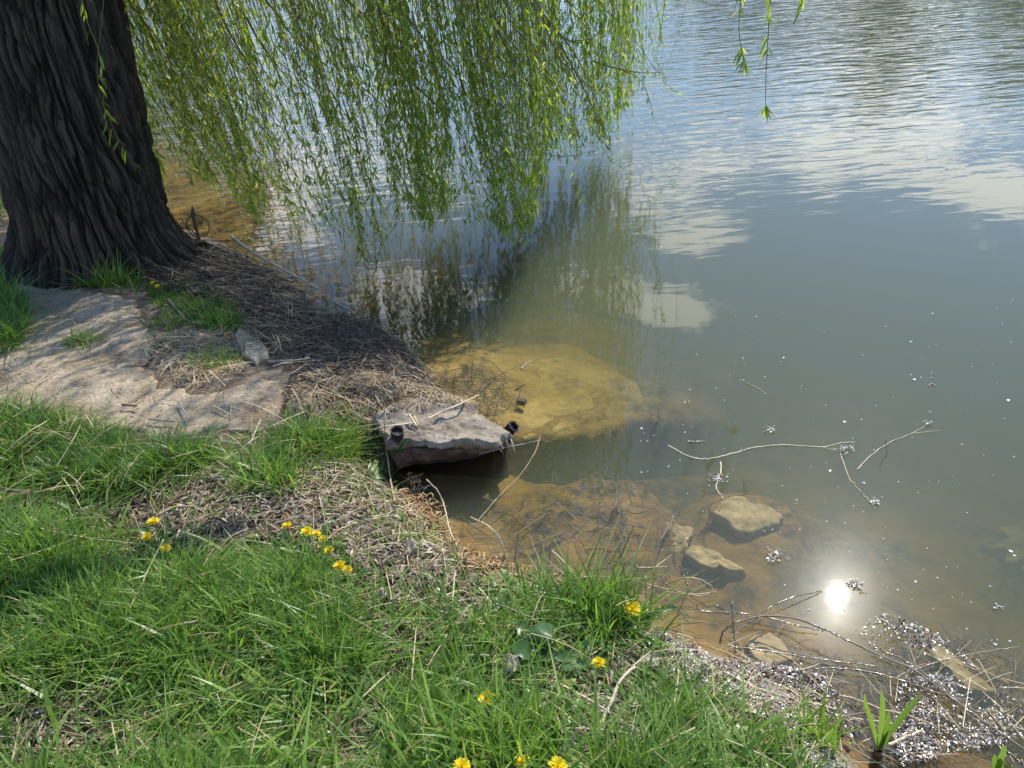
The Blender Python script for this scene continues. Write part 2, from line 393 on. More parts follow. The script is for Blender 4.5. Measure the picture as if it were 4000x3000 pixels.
# water: clear rippled surface over a turbid body
m, nt, out = newmat('pond_water'); M_WATER = m
tc = N(nt, 'ShaderNodeTexCoord'); sep = N(nt, 'ShaderNodeSeparateXYZ'); L(nt, tc.outputs['Object'], sep.inputs[0])
def waves(scale, sx, sy, rot, detail, dist):
    mp = N(nt, 'ShaderNodeMapping'); mp.inputs['Scale'].default_value = (sx, sy, 1); mp.inputs['Rotation'].default_value = (0, 0, math.radians(rot))
    L(nt, tc.outputs['Object'], mp.inputs[0])
    n = N(nt, 'ShaderNodeTexNoise'); n.inputs['Scale'].default_value = scale; n.inputs['Detail'].default_value = detail
    n.inputs['Distortion'].default_value = dist; n.inputs['Roughness'].default_value = .45
    L(nt, mp.outputs[0], n.inputs[0]); return n.outputs[0]
wind = N(nt, 'ShaderNodeTexNoise'); wind.inputs['Scale'].default_value = .35; wind.inputs['Detail'].default_value = 2; L(nt, tc.outputs['Object'], wind.inputs[0])
reach = mathn(nt, 'MULTIPLY', maprange(nt, sep.outputs[1], 3.2, 10.0, 0.0, 1.0, True), maprange(nt, wind.outputs[0], .3, .65, .55, 1.15))
big = mathn(nt, 'MULTIPLY', waves(1.9, .35, 1.6, -9, 2, .3), mathn(nt, 'MULTIPLY', reach, .0062))
mid = mathn(nt, 'MULTIPLY', waves(7.5, .38, 1.5, -6, 2, .4), mathn(nt, 'ADD', mathn(nt, 'MULTIPLY', reach, .0155), .00014))
calm = mathn(nt, 'MULTIPLY', waves(2.2, .8, 1.1, 20, 3, .5), .0011)
hsum = mathn(nt, 'ADD', mathn(nt, 'ADD', big, mid), calm)
bp = N(nt, 'ShaderNodeBump'); bp.inputs['Strength'].default_value = 1; bp.inputs['Distance'].default_value = 1.0; L(nt, hsum, bp.inputs['Height'])
fr = N(nt, 'ShaderNodeFresnel'); fr.inputs['IOR'].default_value = 1.333; L(nt, bp.outputs[0], fr.inputs['Normal'])
gl = N(nt, 'ShaderNodeBsdfGlossy'); gl.inputs['Roughness'].default_value = .017; gl.inputs[0].default_value = (1, 1, 1, 1); L(nt, bp.outputs[0], gl.inputs['Normal'])
tr = N(nt, 'ShaderNodeBsdfTransparent')
mx = N(nt, 'ShaderNodeMixShader'); L(nt, fr.outputs[0], mx.inputs[0]); gl2 = N(nt, 'ShaderNodeBsdfGlossy'); gl2.inputs['Roughness'].default_value = .17; L(nt, bp.outputs[0], gl2.inputs['Normal'])
mg = N(nt, 'ShaderNodeMixShader'); mg.inputs[0].default_value = .038; L(nt, gl.outputs[0], mg.inputs[1]); L(nt, gl2.outputs[0], mg.inputs[2])
L(nt, tr.outputs[0], mx.inputs[1]); L(nt, mg.outputs[0], mx.inputs[2])
L(nt, mx.outputs[0], out.inputs[0])
vs = N(nt, 'ShaderNodeVolumeScatter'); vs.inputs['Color'].default_value = (.79, .95, .76, 1); vs.inputs['Density'].default_value = .82; vs.inputs['Anisotropy'].default_value = 0.0
va = N(nt, 'ShaderNodeVolumeAbsorption'); va.inputs['Color'].default_value = (.44, .46, .12, 1); va.inputs['Density'].default_value = 2.3
ad = N(nt, 'ShaderNodeAddShader'); L(nt, vs.outputs[0], ad.inputs[0]); L(nt, va.outputs[0], ad.inputs[1]); L(nt, ad.outputs[0], out.inputs['Volume'])

# ------------------------------------------------------------------ ground sheet and water body
def axis(lo, hi, a, b, step, g=1.18):
    mid = list(np.arange(a, b + 1e-6, step)); d = step; x = a; left = []
    while x > lo: d *= g; x -= d; left.append(max(x, lo))
    d = step; x = b; right = []
    while x < hi: d *= g; x += d; right.append(min(x, hi))
    return np.array(left[::-1] + mid + right)
xs = axis(-140, 140, -3.8, 3.2, .028); ys = axis(-14, 160, .2, 6.4, .028)
X, Y = np.meshgrid(xs, ys)
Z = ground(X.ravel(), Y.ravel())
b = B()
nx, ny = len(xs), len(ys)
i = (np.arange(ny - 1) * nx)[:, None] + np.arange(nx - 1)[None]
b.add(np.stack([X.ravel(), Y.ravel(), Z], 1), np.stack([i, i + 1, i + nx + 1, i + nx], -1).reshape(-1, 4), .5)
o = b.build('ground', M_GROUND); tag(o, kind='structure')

b = B()
x0, x1, y0, y1, zb = -139, 139, -12, 110, -3.0
V = [(x0, y0, zb), (x1, y0, zb), (x1, y1, zb), (x0, y1, zb), (x0, y0, 0), (x1, y0, 0), (x1, y1, 0), (x0, y1, 0)]
b.add(V, [(0, 3, 2, 1), (4, 5, 6, 7), (0, 1, 5, 4), (1, 2, 6, 5), (2, 3, 7, 6), (3, 0, 4, 7)], .5)
o = b.build('water', M_WATER, smooth=False); tag(o, kind='structure')

# ------------------------------------------------------------------ slabs and stones
def ring_solid(outline, top, bot, N_=140, rings=12, jit=.012, rough=.012, seed=0.0, bevel=.012, fr=9.0, under=0.0):
    """closed stone: rings from the centre to the outline, then down the sides. outline: world xy; top(x,y), bot(x,y) heights"""
    P = np.asarray(outline, float); C = P.mean(0)
    Q = np.vstack([P, P[:1]]); seg = np.concatenate([[0], np.cumsum(np.linalg.norm(np.diff(Q, axis=0), axis=1))])
    u = np.linspace(0, seg[-1], N_, endpoint=False)
    ex = np.interp(u, seg, Q[:, 0]); ey = np.interp(u, seg, Q[:, 1])
    nn = nrm(np.stack([ex - C[0], ey - C[1]], 1))
    j = (fbm(ex * fr + seed, ey * fr, seed, 4) - .5) * 2 * jit * 2
    ex = ex + nn[:, 0] * j; ey = ey + nn[:, 1] * j
    rows = []
    for k in range(1, rings + 1):
        t = (k / rings) ** .8
        x = C[0] + (ex - C[0]) * t; y = C[1] + (ey - C[1]) * t
        z = top(x, y) + (fbm(x * 14 + seed, y * 14, seed, 4) - .5) * 2 * rough
        if k == rings: z = z - bevel
        rows.append(np.stack([x, y, z], 1))
    zt = rows[-1][:, 2]; zb = bot(ex, ey)
    for t, inset in ((.33, -.004 + under * .3), (.66, .004 + under * .7), (1.0, .01 + under)):
        jj = (fbm(ex * 22 + seed, ey * 22, t * 7 + seed, 3) - .5) * jit * 1.6
        x = ex - nn[:, 0] * (inset + jj); y = ey - nn[:, 1] * (inset + jj)
        rows.append(np.stack([x, y, zt * (1 - t) + zb * t], 1))
    V = np.vstack([np.array([[C[0], C[1], float(top(C[:1], C[1:])[0])]])] + rows)
    Fq = []; j = np.arange(N_); j1 = (j + 1) % N_
    for k in range(len(rows) - 1):
        a = 1 + k * N_
        Fq.append(np.stack([a + j, a + j1, a + N_ + j1, a + N_ + j], 1)[:, ::-1])
    tri = np.stack([np.zeros(N_, int), 1 + j, 1 + j1], 1)
    b = B(); b.add(V, np.vstack(Fq), .5); b.F.append(tri)
    b.F.append((1 + (len(rows) - 1) * N_ + j)[None, ::-1])
    return b
def plane_z(p3):
    A = np.c_[np.asarray(p3)[:, :2], np.ones(len(p3))]; k = np.linalg.lstsq(A, np.asarray(p3)[:, 2], rcond=None)[0]
    return lambda x, y: k[0] * np.asarray(x) + k[1] * np.asarray(y) + k[2]

# cracked concrete pad under the willow (a sheet that breaks off at ragged edges)
PAD_PX = [(-420, 1150), (60, 1110), (250, 1112), (430, 1140), (520, 1160), (580, 1240), (610, 1300), (560, 1400), (640, 1470), (720, 1530), (850, 1510),
          (1000, 1455), (1110, 1490), (1140, 1530), (1135, 1590), (1150, 1640), (1050, 1690), (880, 1690), (640, 1720), (480, 1690), (200, 1640), (-420, 1640)]
PAD = world_poly(PAD_PX, lift=.02)
def pad_top(x, y): return ground(x, y) + .009
px_ = np.array(PAD); gx = np.arange(px_[:, 0].min() - .1, px_[:, 0].max() + .1, .016); gy = np.arange(px_[:, 1].min() - .1, px_[:, 1].max() + .1, .016)
X, Y = np.meshgrid(gx, gy); x = X.ravel(); y = Y.ravel()
sd = sdist(PAD, x, y) + (fbm(x * 7, y * 7, 1.0, 5) - .5) * .16
cr = np.abs(fbm(x * 1.6 + 5, y * 1.6, 4.0, 4) - .5)
crack = sstep(.010, .002, cr) * sstep(.35, .55, vnoise(x * 1.3, y * 1.3, 8.0))
z = pad_top(x, y) + (fbm(x * 2, y * 2, 2.0, 3) - .5) * .022 + (fbm(x * 22, y * 22, 2.0, 3) - .5) * .008 - .02 * crack
z = z - .14 * sstep(.02, -.015, sd)
keep = (sd > -.05).reshape(X.shape)
b = B(); nx, ny = len(gx), len(gy)
i = (np.arange(ny - 1) * nx)[:, None] + np.arange(nx - 1)[None]
kk = keep[:-1, :-1] & keep[1:, 1:] & keep[1:, :-1] & keep[:-1, 1:]
Fq = np.stack([i, i + 1, i + nx + 1, i + nx], -1)[kk]
used = np.unique(Fq); remap = -np.ones(nx * ny, int); remap[used] = np.arange(len(used))
b.add(np.stack([x, y, z], 1)[used], remap[Fq], .5)
pad = b.build('concrete_slab', M_CONC)
tag(pad, 'large weathered concrete slab lying flat on the bank below the willow trunk', 'slab')
SURFS.append((PAD, lambda x, y: pad_top(x, y) + .014))

# broken slab jutting over the water: concrete top on a red brick edge, two rusty pipe stubs
sl = empty('broken_slab', on_z(1700, 1700, .15), 'broken concrete slab with a red brick edge jutting out over the water', 'slab')
S_PX = zf(1400, 1400, [(330, 900), (300, 830), (190, 640), (240, 560), (430, 490), (700, 440), (1150, 450), (1240, 500), (1300, 580), (1420, 660), (1560, 730), (1660, 790), (1560, 850), (1400, 880), (1250, 895), (1080, 880), (900, 890), (640, 890), (520, 870)], 800 / 2212)
Z_S = lambda px: .20 - .105 * max(0, (px - 1500)) / 560
S_P3 = [on_z(x, y, Z_S(x)) for x, y in S_PX]
stop = plane_z(S_P3)
S_XY = [tuple(p[:2]) for p in S_P3]
b = ring_solid(S_XY, stop, lambda x, y: stop(x, y) - .042, N_=300, rings=30, jit=.026, rough=.024, seed=3.0, bevel=.014, fr=10)
b.build('concrete_top', M_SLAB, sl)
SURFS.append((S_XY, lambda x, y: stop(x, y) + .018))
# brick course under the front edge
E_XY = [tuple(np.mean(S_XY, 0) + (np.array(q) - np.mean(S_XY, 0)) * np.array([.985, .96])) for q in S_XY]
b = ring_solid(E_XY, lambda x, y: stop(x, y) - .043, lambda x, y: np.minimum(stop(x, y) - .055, .058 + .02 * (fbm(np.asarray(x) * 9, np.asarray(y) * 9, 3.0, 3) - .5)) , N_=160, rings=8, jit=.006, rough=.004, seed=8.0, bevel=.003, fr=16)
b.build('brick_edge', M_BRICK, sl)
A_ = np.array(S_XY); C_ = A_.mean(0)
F_XY = [tuple(C_ + (q - C_) * np.array([.93, .80]) + np.array([-.02, .05])) for q in A_]
b = ring_solid(F_XY, lambda x, y: stop(x, y) - .07, lambda x, y: 0 * np.asarray(x) - .55, N_=120, rings=6, jit=.01, rough=.004, seed=4.0, bevel=.003, fr=12)
b.build('shade_base', M_RUST, sl)  # dark base added under the slab to make the black shadow there
def pipe(c, ax, r, ln):
    ax = nrm(np.asarray(ax, float)); b = B(); t = np.linspace(0, 1, 7)[:, None]
    P = np.asarray(c) + ax * ln * (t - 1)
    tubes(b, P, r * (1 + .10 * np.sin(t[:, 0] * 19)), 20); tubes(b, P[::-1], r * .74, 20)
    k = B()
    # rim
    a = np.arange(20) * 2 * PI / 20
    off = b.n
    s, u = perp(ax[None]);
    ring = lambda q, rr: q + rr * (np.cos(a)[:, None] * s + np.sin(a)[:, None] * u)
    V = np.vstack([ring(P[-1], r * 1.02), ring(P[-1], r * .74), ring(P[-1] - ax * .012, r * .74)])
    j = np.arange(20); j1 = (j + 1) % 20
    b.add(V, np.vstack([np.stack([j, j1, 20 + j1, 20 + j], 1)]), .5); b.F.append((off + 40 + j)[None])
    for q in range(len(b.V)): b.V[q] = b.V[q] + (np.stack([fbm(b.V[q][:, 0] * 60, b.V[q][:, 1] * 60, b.V[q][:, 2] * 60 + w_, 3) for w_ in (1, 5, 9)], 1) - .5) * .016
    return b
c = hit(1552, 1690, .04); pipe(c + np.array([0, 0, .01]), (.15, -.35, 1), .023, .16).build('pipe_stub', M_RUST, sl)
c = on_z(2008, 1664, .085); pipe(c, (.55, -.35, .75), .022, .12).build('pipe_stub', M_RUST, sl)
b = B()     # white brittle roots hanging over the edge by the right pipe
for k in range(26):
    q = on_z(rng.uniform(1880, 2000), rng.uniform(1690, 1725), rng.uniform(.07, .1)); e = q + np.array([rng.normal(.01, .02), rng.normal(-.02, .015), -rng.uniform(.02, .06)])
    tubes(b, [q, (q + e) / 2 + [0, -.008, .008], e], [.002, .0016, .0008], 4)
b.build('dead_roots', M_REED, sl)

def stone(name, label, px, ztop, thick, mat, group=None, seed=1.0, jit=.02, rough=.015, tilt=None, cat='stone', surface=False, parent=None, bevel=.007, fr=12.0):
    if callable(ztop): P3 = [on_z(x, y, ztop(x, y)) for x, y in px]
    else: P3 = [on_z(x, y, ztop) for x, y in px]
    tp = plane_z(P3); XY = [tuple(p[:2]) for p in P3]
    b = ring_solid(XY, tp, lambda x, y: tp(x, y) - thick, N_=110, rings=12, jit=jit, rough=rough, seed=seed, bevel=bevel, fr=fr, under=.03 if name == 'sunken_stone' else 0.0)
    o = b.build(name, mat, origin=np.mean(P3, 0) - [0, 0, thick]); tag(o, label, cat, group)
    if surface: SURFS.append((XY, lambda x, y: tp(x, y)))
    return o
Z6 = lambda pts: zf(2600, 950, pts)
Z9 = lambda pts: zf(2600, 1900, pts)
SG = 'stones lying under water'
stone('sunken_stone', 'large flat pale block lying under the water, farthest from the bank', Z9([(255, 150), (300, 110), (440, 40), (520, 60), (640, 130), (735, 180), (690, 230), (570, 280), (440, 230), (330, 175)]), lambda x, y: -.08 - .03 * (x > 2960), .12, M_SILT, SG, 2.0)
stone('sunken_stone', 'ragged yellowish stone under water between the large flat block and the bank', Z9([(110, 380), (200, 360), (330, 380), (430, 430), (440, 470), (380, 500), (300, 510), (200, 450)]), -.10, .11, M_SILT, SG, 3.0, .04, .03)
stone('sunken_stone', 'broad yellow stone under water left of the ragged stone', Z9([(-60, 230), (40, 200), (130, 260), (140, 340), (60, 390), (-50, 400), (-110, 320)]), -.12, .10, M_SILT, SG, 4.0, .03, .03)
stone('sunken_stone', 'square grey stone just under water below the sun glint', Z9([(475, 930), (530, 885), (610, 860), (690, 930), (745, 1010), (690, 1040), (620, 1062), (540, 1010)]), -.04, .15, M_SILT, SG, 5.0, .012, .01)
stone('sunken_stone', 'long pale block under water near the right end of the bank', Z9([(1560, 960), (1600, 940), (1680, 960), (1800, 1080), (1950, 1200), (1900, 1225), (1780, 1190), (1660, 1100)]), -.13, .12, M_SILT, SG, 6.0, .015, .015)
stone('sunken_stone', 'faint wide stone deep under water at the right edge', Z9([(1880, 330), (2040, 260), (2300, 250), (2400, 400), (2250, 480), (2000, 450)]), -.40, .2, M_SILT, SG, 7.0, .05, .03)
# slab continuing under water to the right of the broken slab
SUB = [(1800, 1540), (1960, 1430), (2180, 1390), (2380, 1430), (2500, 1500), (2520, 1575), (2430, 1612), (2300, 1655), (2150, 1700), (2010, 1716), (1850, 1690)]
stone('sunken_slab', 'sunken concrete slab coated with yellow silt beside the broken slab', SUB, lambda x, y: float(subtop(*on_z(x, y, -.07)[:2])) - .010, .35, M_OCHRE, None, 9.0, .014, .007, cat='slab', bevel=.01)
# stones on the bank
stone('flat_stone', 'flat cracked grey stone beside the dry grass at the edge of the large slab', zf(0, 950, [(1380, 540), (1400, 490), (1490, 500), (1560, 600), (1570, 640), (1500, 690), (1440, 660), (1400, 600)]), lambda x, y: hit(x, y, .03, solid=False)[2], .07, M_CONC, None, 11.0, .01, .006, surface=True, bevel=.008)
stone('flat_stone', 'pale flat stone half buried in twigs behind the broken slab', zf(1300, 950, [(110, 800), (200, 780), (300, 790), (390, 830), (380, 870), (260, 885), (130, 850)]), lambda x, y: hit(x, y, .03, solid=False)[2], .08, M_CONC, None, 12.0, .01, .008, surface=True, bevel=.01)
stone('flat_stone', 'small pale stone tangled in dead twigs at the water edge', zf(1300, 950, [(300, 730), (330, 700), (400, 715), (450, 745), (380, 760)]), lambda x, y: hit(x, y, .03, solid=False)[2], .06, M_CONC, None, 13.0, .01, .008, surface=True, bevel=.01)
stone('broken_chunk', 'crumbling concrete chunk at the right end of the large slab', zf(0, 950, [(1680, 900), (1730, 865), (1800, 860), (1890, 890), (1910, 960), (1850, 1010), (1760, 1010), (1700, 970)]), lambda x, y: hit(x, y, .035, solid=False)[2], .09, M_CONC, None, 14.0, .02, .02, cat='rubble', surface=True)

# ------------------------------------------------------------------ willow
TY = 4.25                                              # trunk axis depth
rows = [(-700, -190, 455), (0, -95, 468), (150, -70, 490), (300, -45, 520), (500, -8, 560), (650, 30, 590), (800, 58, 622), (900, 55, 648), (980, 20, 690), (1060, -20, 740)]
TR = []
for py, l, r in rows:
    a = on_y(l, py, TY); c = on_y(r, py, TY); TR.append(((a + c) / 2, (c[0] - a[0]) / 2))
TR = TR[::-1]
willow = empty('willow_tree', (float(TR[0][0][0]), TY, .25), 'big weeping willow leaning over the pond with a dark furrowed trunk', 'tree')
tz = np.array([t[0][2] for t in TR]); tx = np.array([t[0][0] for t in TR]); trr = np.array([t[1] for t in TR])
zz = np.linspace(tz[0] - .12, tz[-1] + .9, 520); A = np.linspace(0, 2 * PI, 620, endpoint=False)
cx = np.interp(zz, tz, tx); cr_ = np.interp(zz, tz, trr)
ZZ, AA = np.meshgrid(zz, A, indexing='ij')
R0 = cr_[:, None] * np.ones_like(AA)
def cells(u, v, nu, seed):
    iu = np.floor(u); iv = np.floor(v); f1 = np.full(u.shape, 9.0); f2 = np.full(u.shape, 9.0); idv = np.zeros(u.shape)
    for a in (-1, 0, 1):
        for c in (-1, 0, 1):
            cu = iu + a; cv = iv + c; hu = np.mod(cu, nu)
            px_ = cu + .15 + .7 * _hash(hu, cv, hu * 0 + seed); py_ = cv + _hash(hu, cv, hu * 0 + seed + 1)
            d = np.hypot(u - px_, (v - py_)); new = d < f1
            f2 = np.where(new, f1, np.minimum(f2, d)); idv = np.where(new, _hash(hu, cv, hu * 0 + seed + 2), idv); f1 = np.where(new, d, f1)
    return f2 - f1, idv
tw = AA + .5 * ZZ                                     # spiral grain
ca, sa = np.cos(tw), np.sin(tw)
q1 = fbm(ca * 5 + 3, sa * 5 + 5, ZZ * 1.5, 4); q2 = fbm(ca * 13, sa * 13 + 9, ZZ * 3.2, 4)
rid = 1 - np.abs(q1 - .5) * 5; rid2 = 1 - np.abs(q2 - .5) * 4
plates = vnoise(ca * 9, sa * 9, ZZ * 9)
q3 = fbm(ca * 8 + 1, sa * 8, ZZ * 4.5, 5); brk = sstep(.46, .5, q3) * sstep(.56, .52, q3)
furrow = np.clip(.75 * rid ** 3 * (rid > 0) + .55 * rid2 * (rid2 > 0) + .35 * brk, -.6, 1.15)
lob = fbm(np.cos(AA) * 1.3 + 9, np.sin(AA) * 1.3, ZZ * .4, 2) - .5
gz = zz - (tz[0] + .05)
flare = 1 + (.05 + .25 * np.maximum(0, fbm(np.cos(AA) * 2.2 + 2, np.sin(AA) * 2.2, 0.0, 2) - .45)) * np.exp(-np.maximum(gz, 0) / .16)[:, None]
RR = R0 * (flare + lob * .16) - .062 * np.clip(furrow, 0, 1.1) + .03 * (plates - .5) + .02 * (fbm(ca * 20, sa * 20, ZZ * 12, 3) - .5)
wu = (fbm(ca * 4, sa * 4, ZZ * 3, 4) - .5) * 2.2; wv = (fbm(ca * 3 + 7, sa * 3, ZZ * 2, 3) - .5) * 1.6
e1, id1 = cells((tw / (2 * PI) * 40 + wu), ZZ / .62 + wv, 40, 3); e2, id2 = cells((tw / (2 * PI) * 84 + wu * 2), ZZ / .24 + wv * 2, 84, 9)
pl = sstep(.0, .34, e1); pl2 = sstep(.0, .30, e2)
grain = fbm(ca * 60, sa * 60, ZZ * 9, 4) - .5
RR = R0 * (flare + lob * .16) - .034 * (1 - pl) - .016 * (1 - pl2) + .02 * (id1 - .5) + .014 * (id2 - .5) * pl + .03 * grain
furrow = .8 * (1 - pl) + .55 * (1 - pl2) - 1.2 * grain
V = np.stack([cx[:, None] + RR * np.cos(AA), TY + RR * np.sin(AA), ZZ], -1)
b = B(); nA = len(A); i = (np.arange(len(zz) - 1) * nA)[:, None] + np.arange(nA)[None]; i1 = (np.arange(len(zz) - 1) * nA)[:, None] + ((np.arange(nA) + 1) % nA)[None]
b.add(V.reshape(-1, 3), np.stack([i, i1, i1 + nA, i + nA], -1).reshape(-1, 4), np.clip(.75 - .7 * np.clip(furrow, 0, 1) + .3 * (plates - .5), 0, 1).ravel())
b.F.append(np.arange(nA)[None] + (len(zz) - 1) * nA)
b.build('trunk', M_BARK, willow)
T_TOP = np.array([cx[-1], TY, zz[-1]])
def limb(pts, r0, r1, sides=12, m=40):
    P = smooth_line(pts, m); t = np.linspace(0, 1, m)
    P = P + np.stack([(fbm(t * 6, t * 0 + pts[-1][0], 1.0, 3) - .5), (fbm(t * 6, t * 0 + pts[-1][1], 5.0, 3) - .5), (fbm(t * 6, t * 0, 9.0, 3) - .5)], 1) * .25 * (t * (1 - t))[:, None]
    b = B(); tubes(b, P, r0 * (1 - t) + r1 * t, sides); return b, P
LIMBS = []
for pts, r0, r1 in [
    ([T_TOP - [0, 0, .5], T_TOP + [.35, .25, .6], T_TOP + [1.1, .8, 1.7], T_TOP + [2.1, 1.5, 2.3]], .26, .05),
    ([T_TOP - [.1, 0, .5], T_TOP + [-.3, .1, .9], T_TOP + [-.4, .5, 2.3], T_TOP + [-.1, 1.0, 3.9]], .27, .05),
    ([T_TOP - [0, .1, .4], T_TOP + [.1, .5, .6], T_TOP + [.3, 1.6, 1.5], T_TOP + [.7, 2.9, 2.0]], .2, .04),
    ([T_TOP + [.4, .3, .7], T_TOP + [1.2, .5, 1.3], T_TOP + [2.1, .7, 1.5], T_TOP + [3.0, 1.2, 1.5]], .13, .03),
    ([T_TOP + [.35, .25, .6], T_TOP + [1.0, 0.1, 1.0], T_TOP + [1.6, -.1, 1.1]], .10, .03),
    ([T_TOP + [-.2, .1, .6], T_TOP + [-.9, .6, 1.8], T_TOP + [-1.8, 1.0, 2.6]], .15, .04)]:
    bb, P = limb(pts, r0, r1); bb.build('bough', M_BARK, willow); LIMBS.append(P)
# surface roots running to the water
ROOTS = [([(640, 1000), (800, 1010), (960, 1050), (1100, 1110)], .045), ([(600, 1040), (760, 1060), (900, 1110), (1060, 1180)], .04), ([(560, 1060), (640, 1110), (780, 1160), (900, 1190)], .035),
         ([(680, 960), (800, 965), (930, 1000), (1040, 1035)], .035), ([(480, 1050), (520, 1090), (600, 1130)], .035), ([(250, 1050), (240, 1090)], .04)]
for pts, r in ROOTS:
    P3 = [hit(x, y, 0.0) for x, y in pts]; P3[-1] = P3[-1] - [0, 0, .05]
    P = smooth_line(P3, 24); t = np.linspace(0, 1, 24); P[:, 2] += .02 * np.sin(t * 9)
    b = B(); tubes(b, P, r * (1 - .65 * t), 9); b.build('root', M_BARK, willow)

# hanging shoots
def strands(bt, bl, tip, top, sway, leafL=.048, gap=.022, dens=1.0, tipless=0.0):
    """bt twig builder, bl leaf builder; arrays tip (N,3), top (N,3)"""
    Nn = len(tip); k = 9; t = np.linspace(0, 1, k)
    arc = np.sin(t * PI)[None, :, None] * sway[:, None]
    P = top[:, None] * (1 - t)[None, :, None] + tip[:, None] * t[None, :, None] + arc
    wob = np.cumsum(rng.normal(0, .016, P.shape), 1) * np.array([1, 1, .15]); P = P + wob - wob[:, -1:] * t[None, :, None]
    tubes(bt, P, (.0026 * (1 - t) + .0009 * t)[None], 3)
    Ln = np.linalg.norm(tip - top, axis=1); cnt = np.maximum(4, (Ln / gap * dens * rng.uniform(.45, 1.3, Nn))).astype(int)
    si = np.repeat(np.arange(Nn), cnt); u = np.concatenate([(np.arange(c) + rng.random()) / c for c in cnt])
    nd = 7; u = np.where(rng.random(len(u)) < .45, (np.floor(u * nd) + .5 + rng.normal(0, .16, len(u))) / nd, u)
    u = np.clip(u + rng.normal(0, .01, len(u)), 0, .9999)
    f = u * (k - 1); i0 = f.astype(int); fr_ = (f - i0)[:, None]
    pos = P[si, i0] * (1 - fr_) + P[si, i0 + 1] * fr_
    tan = nrm(P[si, i0 + 1] - P[si, i0])
    az = rng.uniform(0, 2 * PI, len(u)); out_ = np.stack([np.cos(az), np.sin(az), np.zeros(len(u))], 1)
    w = rng.uniform(.35, 1.1, len(u))[:, None]
    d = nrm(tan + out_ * w + rng.normal(0, .12, (len(u), 3)))
    s, n = perp(d)
    roll = rng.uniform(-1.2, 1.2, len(u))[:, None]; s2 = s * np.cos(roll) + n * np.sin(roll); n2 = np.cross(s2, d)
    LL = leafL * rng.uniform(.4, 1.3, len(u)) * np.repeat(rng.uniform(.75, 1.2, Nn), cnt) * np.where(u > .96, .8, 1)
    ribbons(bl, pos, d, s2, n2, LL, LL * rng.uniform(.15, .23, len(u)), PROF_LEAF, bend=rng.uniform(-.25, .1, len(u)), rnd=np.clip(rng.random(len(u)) * .75 + np.repeat(rng.uniform(-.1, .35, Nn), cnt), 0, 1), fold=.25)

OUT_X = np.array([430, 480, 620, 700, 800, 900, 1000, 1100, 1200, 1300, 1400, 1480, 1550, 1650, 1750, 1850, 1950, 2050, 2110, 2140, 2200, 2300, 2400, 2450, 2520])
OUT_Y = np.array([520, 600, 740, 790, 740, 800, 860, 930, 960, 950, 1010, 1060, 930, 900, 870, 940, 960, 950, 880, 640, 650, 610, 560, 480, 330])
DEP_X = np.array([400, 800, 1100, 1400, 1700, 2000, 2100, 2200, 2500]); DEP_Y = np.array([4.9, 4.55, 4.2, 4.0, 4.15, 4.25, 4.6, 5.5, 5.8])
bt, bl = B(), B()
# (px range, tips up from outline, depth spread, count): bunches so that gaps stay between them
def curtain(count, xr, upspread, dspread, topz, clump=.5, leafL=.047, dens=1.0):
    tips, tops, sw = [], [], []
    while len(tips) < count:
        px = rng.uniform(*xr)
        if vnoise(np.array([px / 90.0]), np.array([3.3]))[0] < clump * .62 and rng.random() < .85: continue
        py = np.interp(px, OUT_X, OUT_Y) - abs(rng.normal(0, upspread if rng.random() < .5 else 45)) + rng.normal(0, 14)
        y = np.interp(px, DEP_X, DEP_Y) + abs(rng.normal(0, dspread))
        p = on_y(px, py, y)
        if p[2] < .04: p = on_z(px, py, .04 + .06 * rng.random())
        if p[1] < 3.2: continue
        h = rng.uniform(*topz)
        if rng.random() < .85: h = min(h, max((p[1] - 2.72) / .82, p[2] + .6, 1.3 + .1 * rng.random()))
        tips.append(p); tops.append(p + np.array([(-.05 - .16 * min(1, max(0, (1600 - px) / 900))) * (h - p[2]) + rng.normal(0, .10), rng.normal(.02, .10), max(h - p[2], .5)]))
        sw.append(np.array([rng.normal(0, .09), rng.normal(0, .07), 0]))
    strands(bt, bl, np.array(tips), np.array(tops), np.array(sw), leafL, .022, dens)
curtain(130, (430, 1000), 160, .5, (1.7, 3.2), .9)
curtain(150, (1000, 1650), 170, .45, (1.7, 3.2), 1.0)
curtain(210, (1650, 2130), 190, .5, (1.8, 3.4), .7, .051)
curtain(20, (2470, 2610), 130, .3, (1.8, 3.4), .2, .05, .7)
curtain(140, (2110, 2480), 170, .45, (1.8, 3.4), .5, .052)
# shorter shoots higher up, filling the top of the picture
def upper(count, xr, yr, dep):
    tips, tops, sw = [], [], []
    for k in range(count):
        px = rng.uniform(*xr); py = rng.uniform(*yr); y = rng.uniform(*dep)
        p = on_y(px, py, y)
        if p[2] < .25: p = on_z(px, py, .25)
        h = rng.uniform(1.9, 3.4)
        if rng.random() < .85: h = min(h, max((p[1] - 2.72) / .82, p[2] + .5))
        tips.append(p); tops.append(p + np.array([-.05 * h + rng.normal(0, .1), rng.normal(0, .1), h - p[2]])); sw.append(np.array([rng.normal(0, .06), rng.normal(0, .05), 0]))
    strands(bt, bl, np.array(tips), np.array(tops), np.array(sw), .055, .026)
upper(120, (480, 1300), (-100, 560), (4.4, 6.2))
upper(120, (1300, 2420), (-150, 520), (4.6, 6.6))
upper(60, (480, 1250), (150, 620), (5.6, 8.2))
upper(40, (1250, 1900), (150, 560), (5.6, 8.4))
